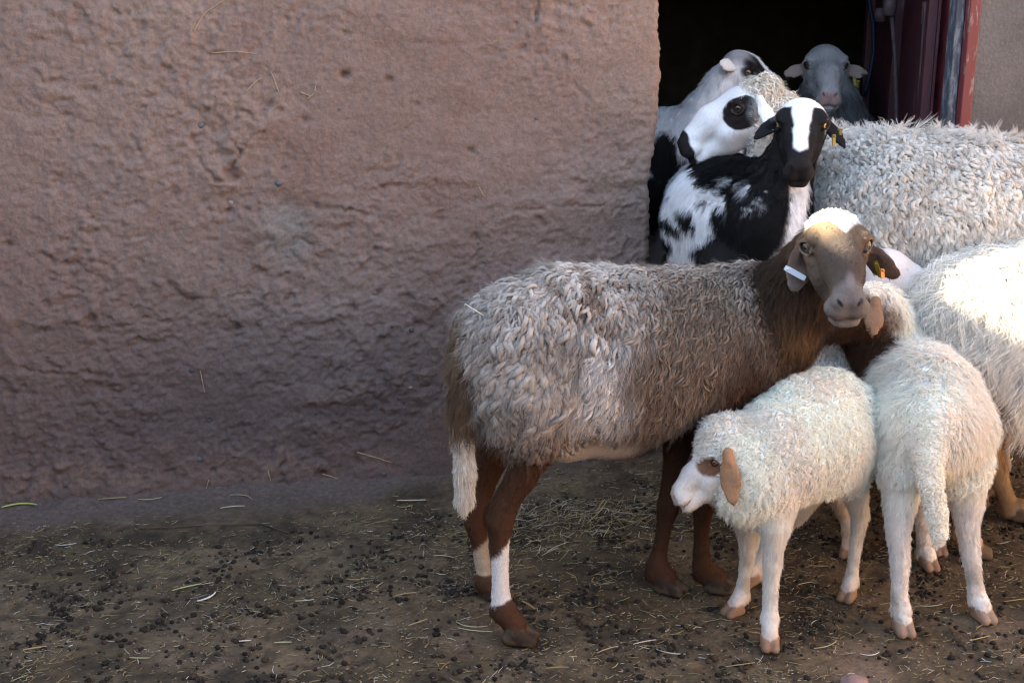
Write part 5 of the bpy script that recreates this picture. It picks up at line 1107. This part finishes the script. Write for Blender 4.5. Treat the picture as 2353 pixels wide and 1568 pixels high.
# a thin twig near the wall on the left
def gp(px, py):
    b = (784-py)/F_PX; dz = -ST+b*CT; t = -CAM_H/dz; X_, Y_ = (px-1176)/F_PX*t, (CT+b*ST)*t; return A3([X_, Y_, float(gz(X_, Y_)[0])+.004])
tube('twig', vline([gp(320, 1218), gp(450, 1215), (gp(600, 1210)), gp(665, 1228)], 16), .0016, mat_flat('twig_bark', (.09, .06, .04), .9), label='long thin dark twig lying near the foot of the wall', category='twig')
# a reddish stone at the bottom edge
def stone(px, py, s, c, label):
    p = gp(px, py); n1, n2 = 14, 20; vs_ = []
    for i in range(n1+1):
        for j in range(n2):
            th, w = math.pi*i/n1, 2*math.pi*j/n2; vs_.append((math.sin(th)*math.cos(w), math.sin(th)*math.sin(w), math.cos(th)))
    vs_ = A3(vs_); vs_ *= (1+.25*fbm(vs_+px, .9, 3))[:, None]; vs_ = vs_*A3([s, s*.7, s*.45])
    o = mesh_obj('stone', vs_, [(i*n2+j, (i+1)*n2+j, (i+1)*n2+(j+1) % n2, i*n2+(j+1) % n2) for i in range(n1) for j in range(n2)], mat_flat('stone', c, .9, noise=.3, scale=40, bump=.5), label=label, category='stone'); o.location = tuple(p+A3([0, 0, s*.15]))
stone(1962, 1566, .026, (.26, .15, .12), 'reddish stone half sunk in the dirt at the bottom edge')
# straw caught in the brown sheep's rump wool: bent pale stalk
tube('straw_stalk', [V(1062, 728, 2.39), V(1068, 698, 2.38), V(1110, 724, 2.385)], .0011, mat_flat('pale_straw', (.72, .68, .55), .6), label='bent pale straw stalk caught in the rump wool of the brown sheep', category='straw')
# pebbles and straw ends set in the earth wall
PEB = [(460, 288, .012, (.16, .17, .19)), (640, 420, .011, (.15, .16, .18)), (545, 755, .010, (.03, .03, .035)), (440, 850, .009, (.05, .05, .07)), (480, 968, .009, (.05, .055, .09)), (235, 1014, .008, (.06, .05, .09)), (880, 1082, .010, (.09, .10, .11)), (456, 1052, .010, (.12, .13, .18)),
       (529, 466, .008, (.55, .52, .50)), (942, 888, .007, (.50, .40, .36)), (1232, 273, .006, (.12, .12, .13)), (900, 750, .007, (.04, .04, .045)), (945, 758, .009, (.05, .045, .05)), (20, 562, .006, (.05, .05, .06)), (860, 675, .011, (.20, .16, .16)), (335, 1090, .007, (.22, .10, .08)), (152, 1110, .008, (.05, .045, .06)), (250, 1108, .007, (.06, .07, .11)),
       (560, 680, .006, (.22, .2, .2)), (700, 640, .005, (.1, .1, .11)), (1100, 560, .005, (.1, .1, .11)), (610, 250, .006, (.28, .26, .24)), (780, 250, .006, (.2, .2, .22)), (380, 470, .005, (.3, .28, .26)), (300, 700, .006, (.1, .09, .1)), (110, 820, .006, (.09, .08, .09))]
pm = {}
for px, py, s, c in PEB:
    c = tuple(.45*k_+.55*q_ for k_, q_ in zip(c, (.085, .070, .062))); s = s*.85
    p = wall_uz(px, py); h, _ = adobe(p[None, :]); p = p+A3([WN[0], WN[1], 0])*(h[0]+s*.05)
    sv = ico_v.copy(); 
    # subdivide once for roundness
    vv = [tuple(x) for x in sv]; ff = []; cache = {}
    def mid(a, b):
        k = (min(a, b), max(a, b))
        if k not in cache: m_ = nz((A3(vv[a])+A3(vv[b]))/2); vv.append(tuple(m_)); cache[k] = len(vv)-1
        return cache[k]
    for a, b, c_ in ico_f.tolist():
        ab, bc, ca = mid(a, b), mid(b, c_), mid(c_, a); ff += [(a, ab, ca), (b, bc, ab), (c_, ca, bc), (ab, bc, ca)]
    V_ = A3(vv)*(1+.2*fbm(A3(vv)+px, 1.1, 2))[:, None]*s*A3([1, .55, .8])
    o = mesh_obj('pebble', V_, ff, mat_flat('pebble_stone', c, .7, noise=.25, scale=60), earth_wall); o.location = tuple(p)
WS = [[(445, 72), (470, 30), (515, 0)], [(485, 122), (545, 118), (590, 124)], [(640, 212), (628, 178), (622, 165)], [(690, 212), (715, 222)], [(705, 228), (722, 214), (725, 195)], [(560, 215), (590, 185), (600, 180)], [(740, 1085), (790, 1098)], [(615, 1075), (622, 1100)], [(460, 850), (470, 900)], [(1100, 430), (1112, 452)], [(470, 1130), (480, 1095)], [(560, 1128), (610, 1110)], [(820, 1035), (900, 1058)]]
for w in WS:
    pts = vline([wall_uz(a, b) for a, b in w], 9); h, _ = adobe(pts); pts = pts+A3([[WN[0], WN[1], 0]])*(np.maximum(h, np.mean(h))[:, None]+.001)
    tube('wall_straw', pts, np.linspace(.0016, .0009, 9), mat_flat('embedded_straw', (.42, .30, .17), .7), earth_wall, seg=5)
print('done', round(time.time()-T0, 1))
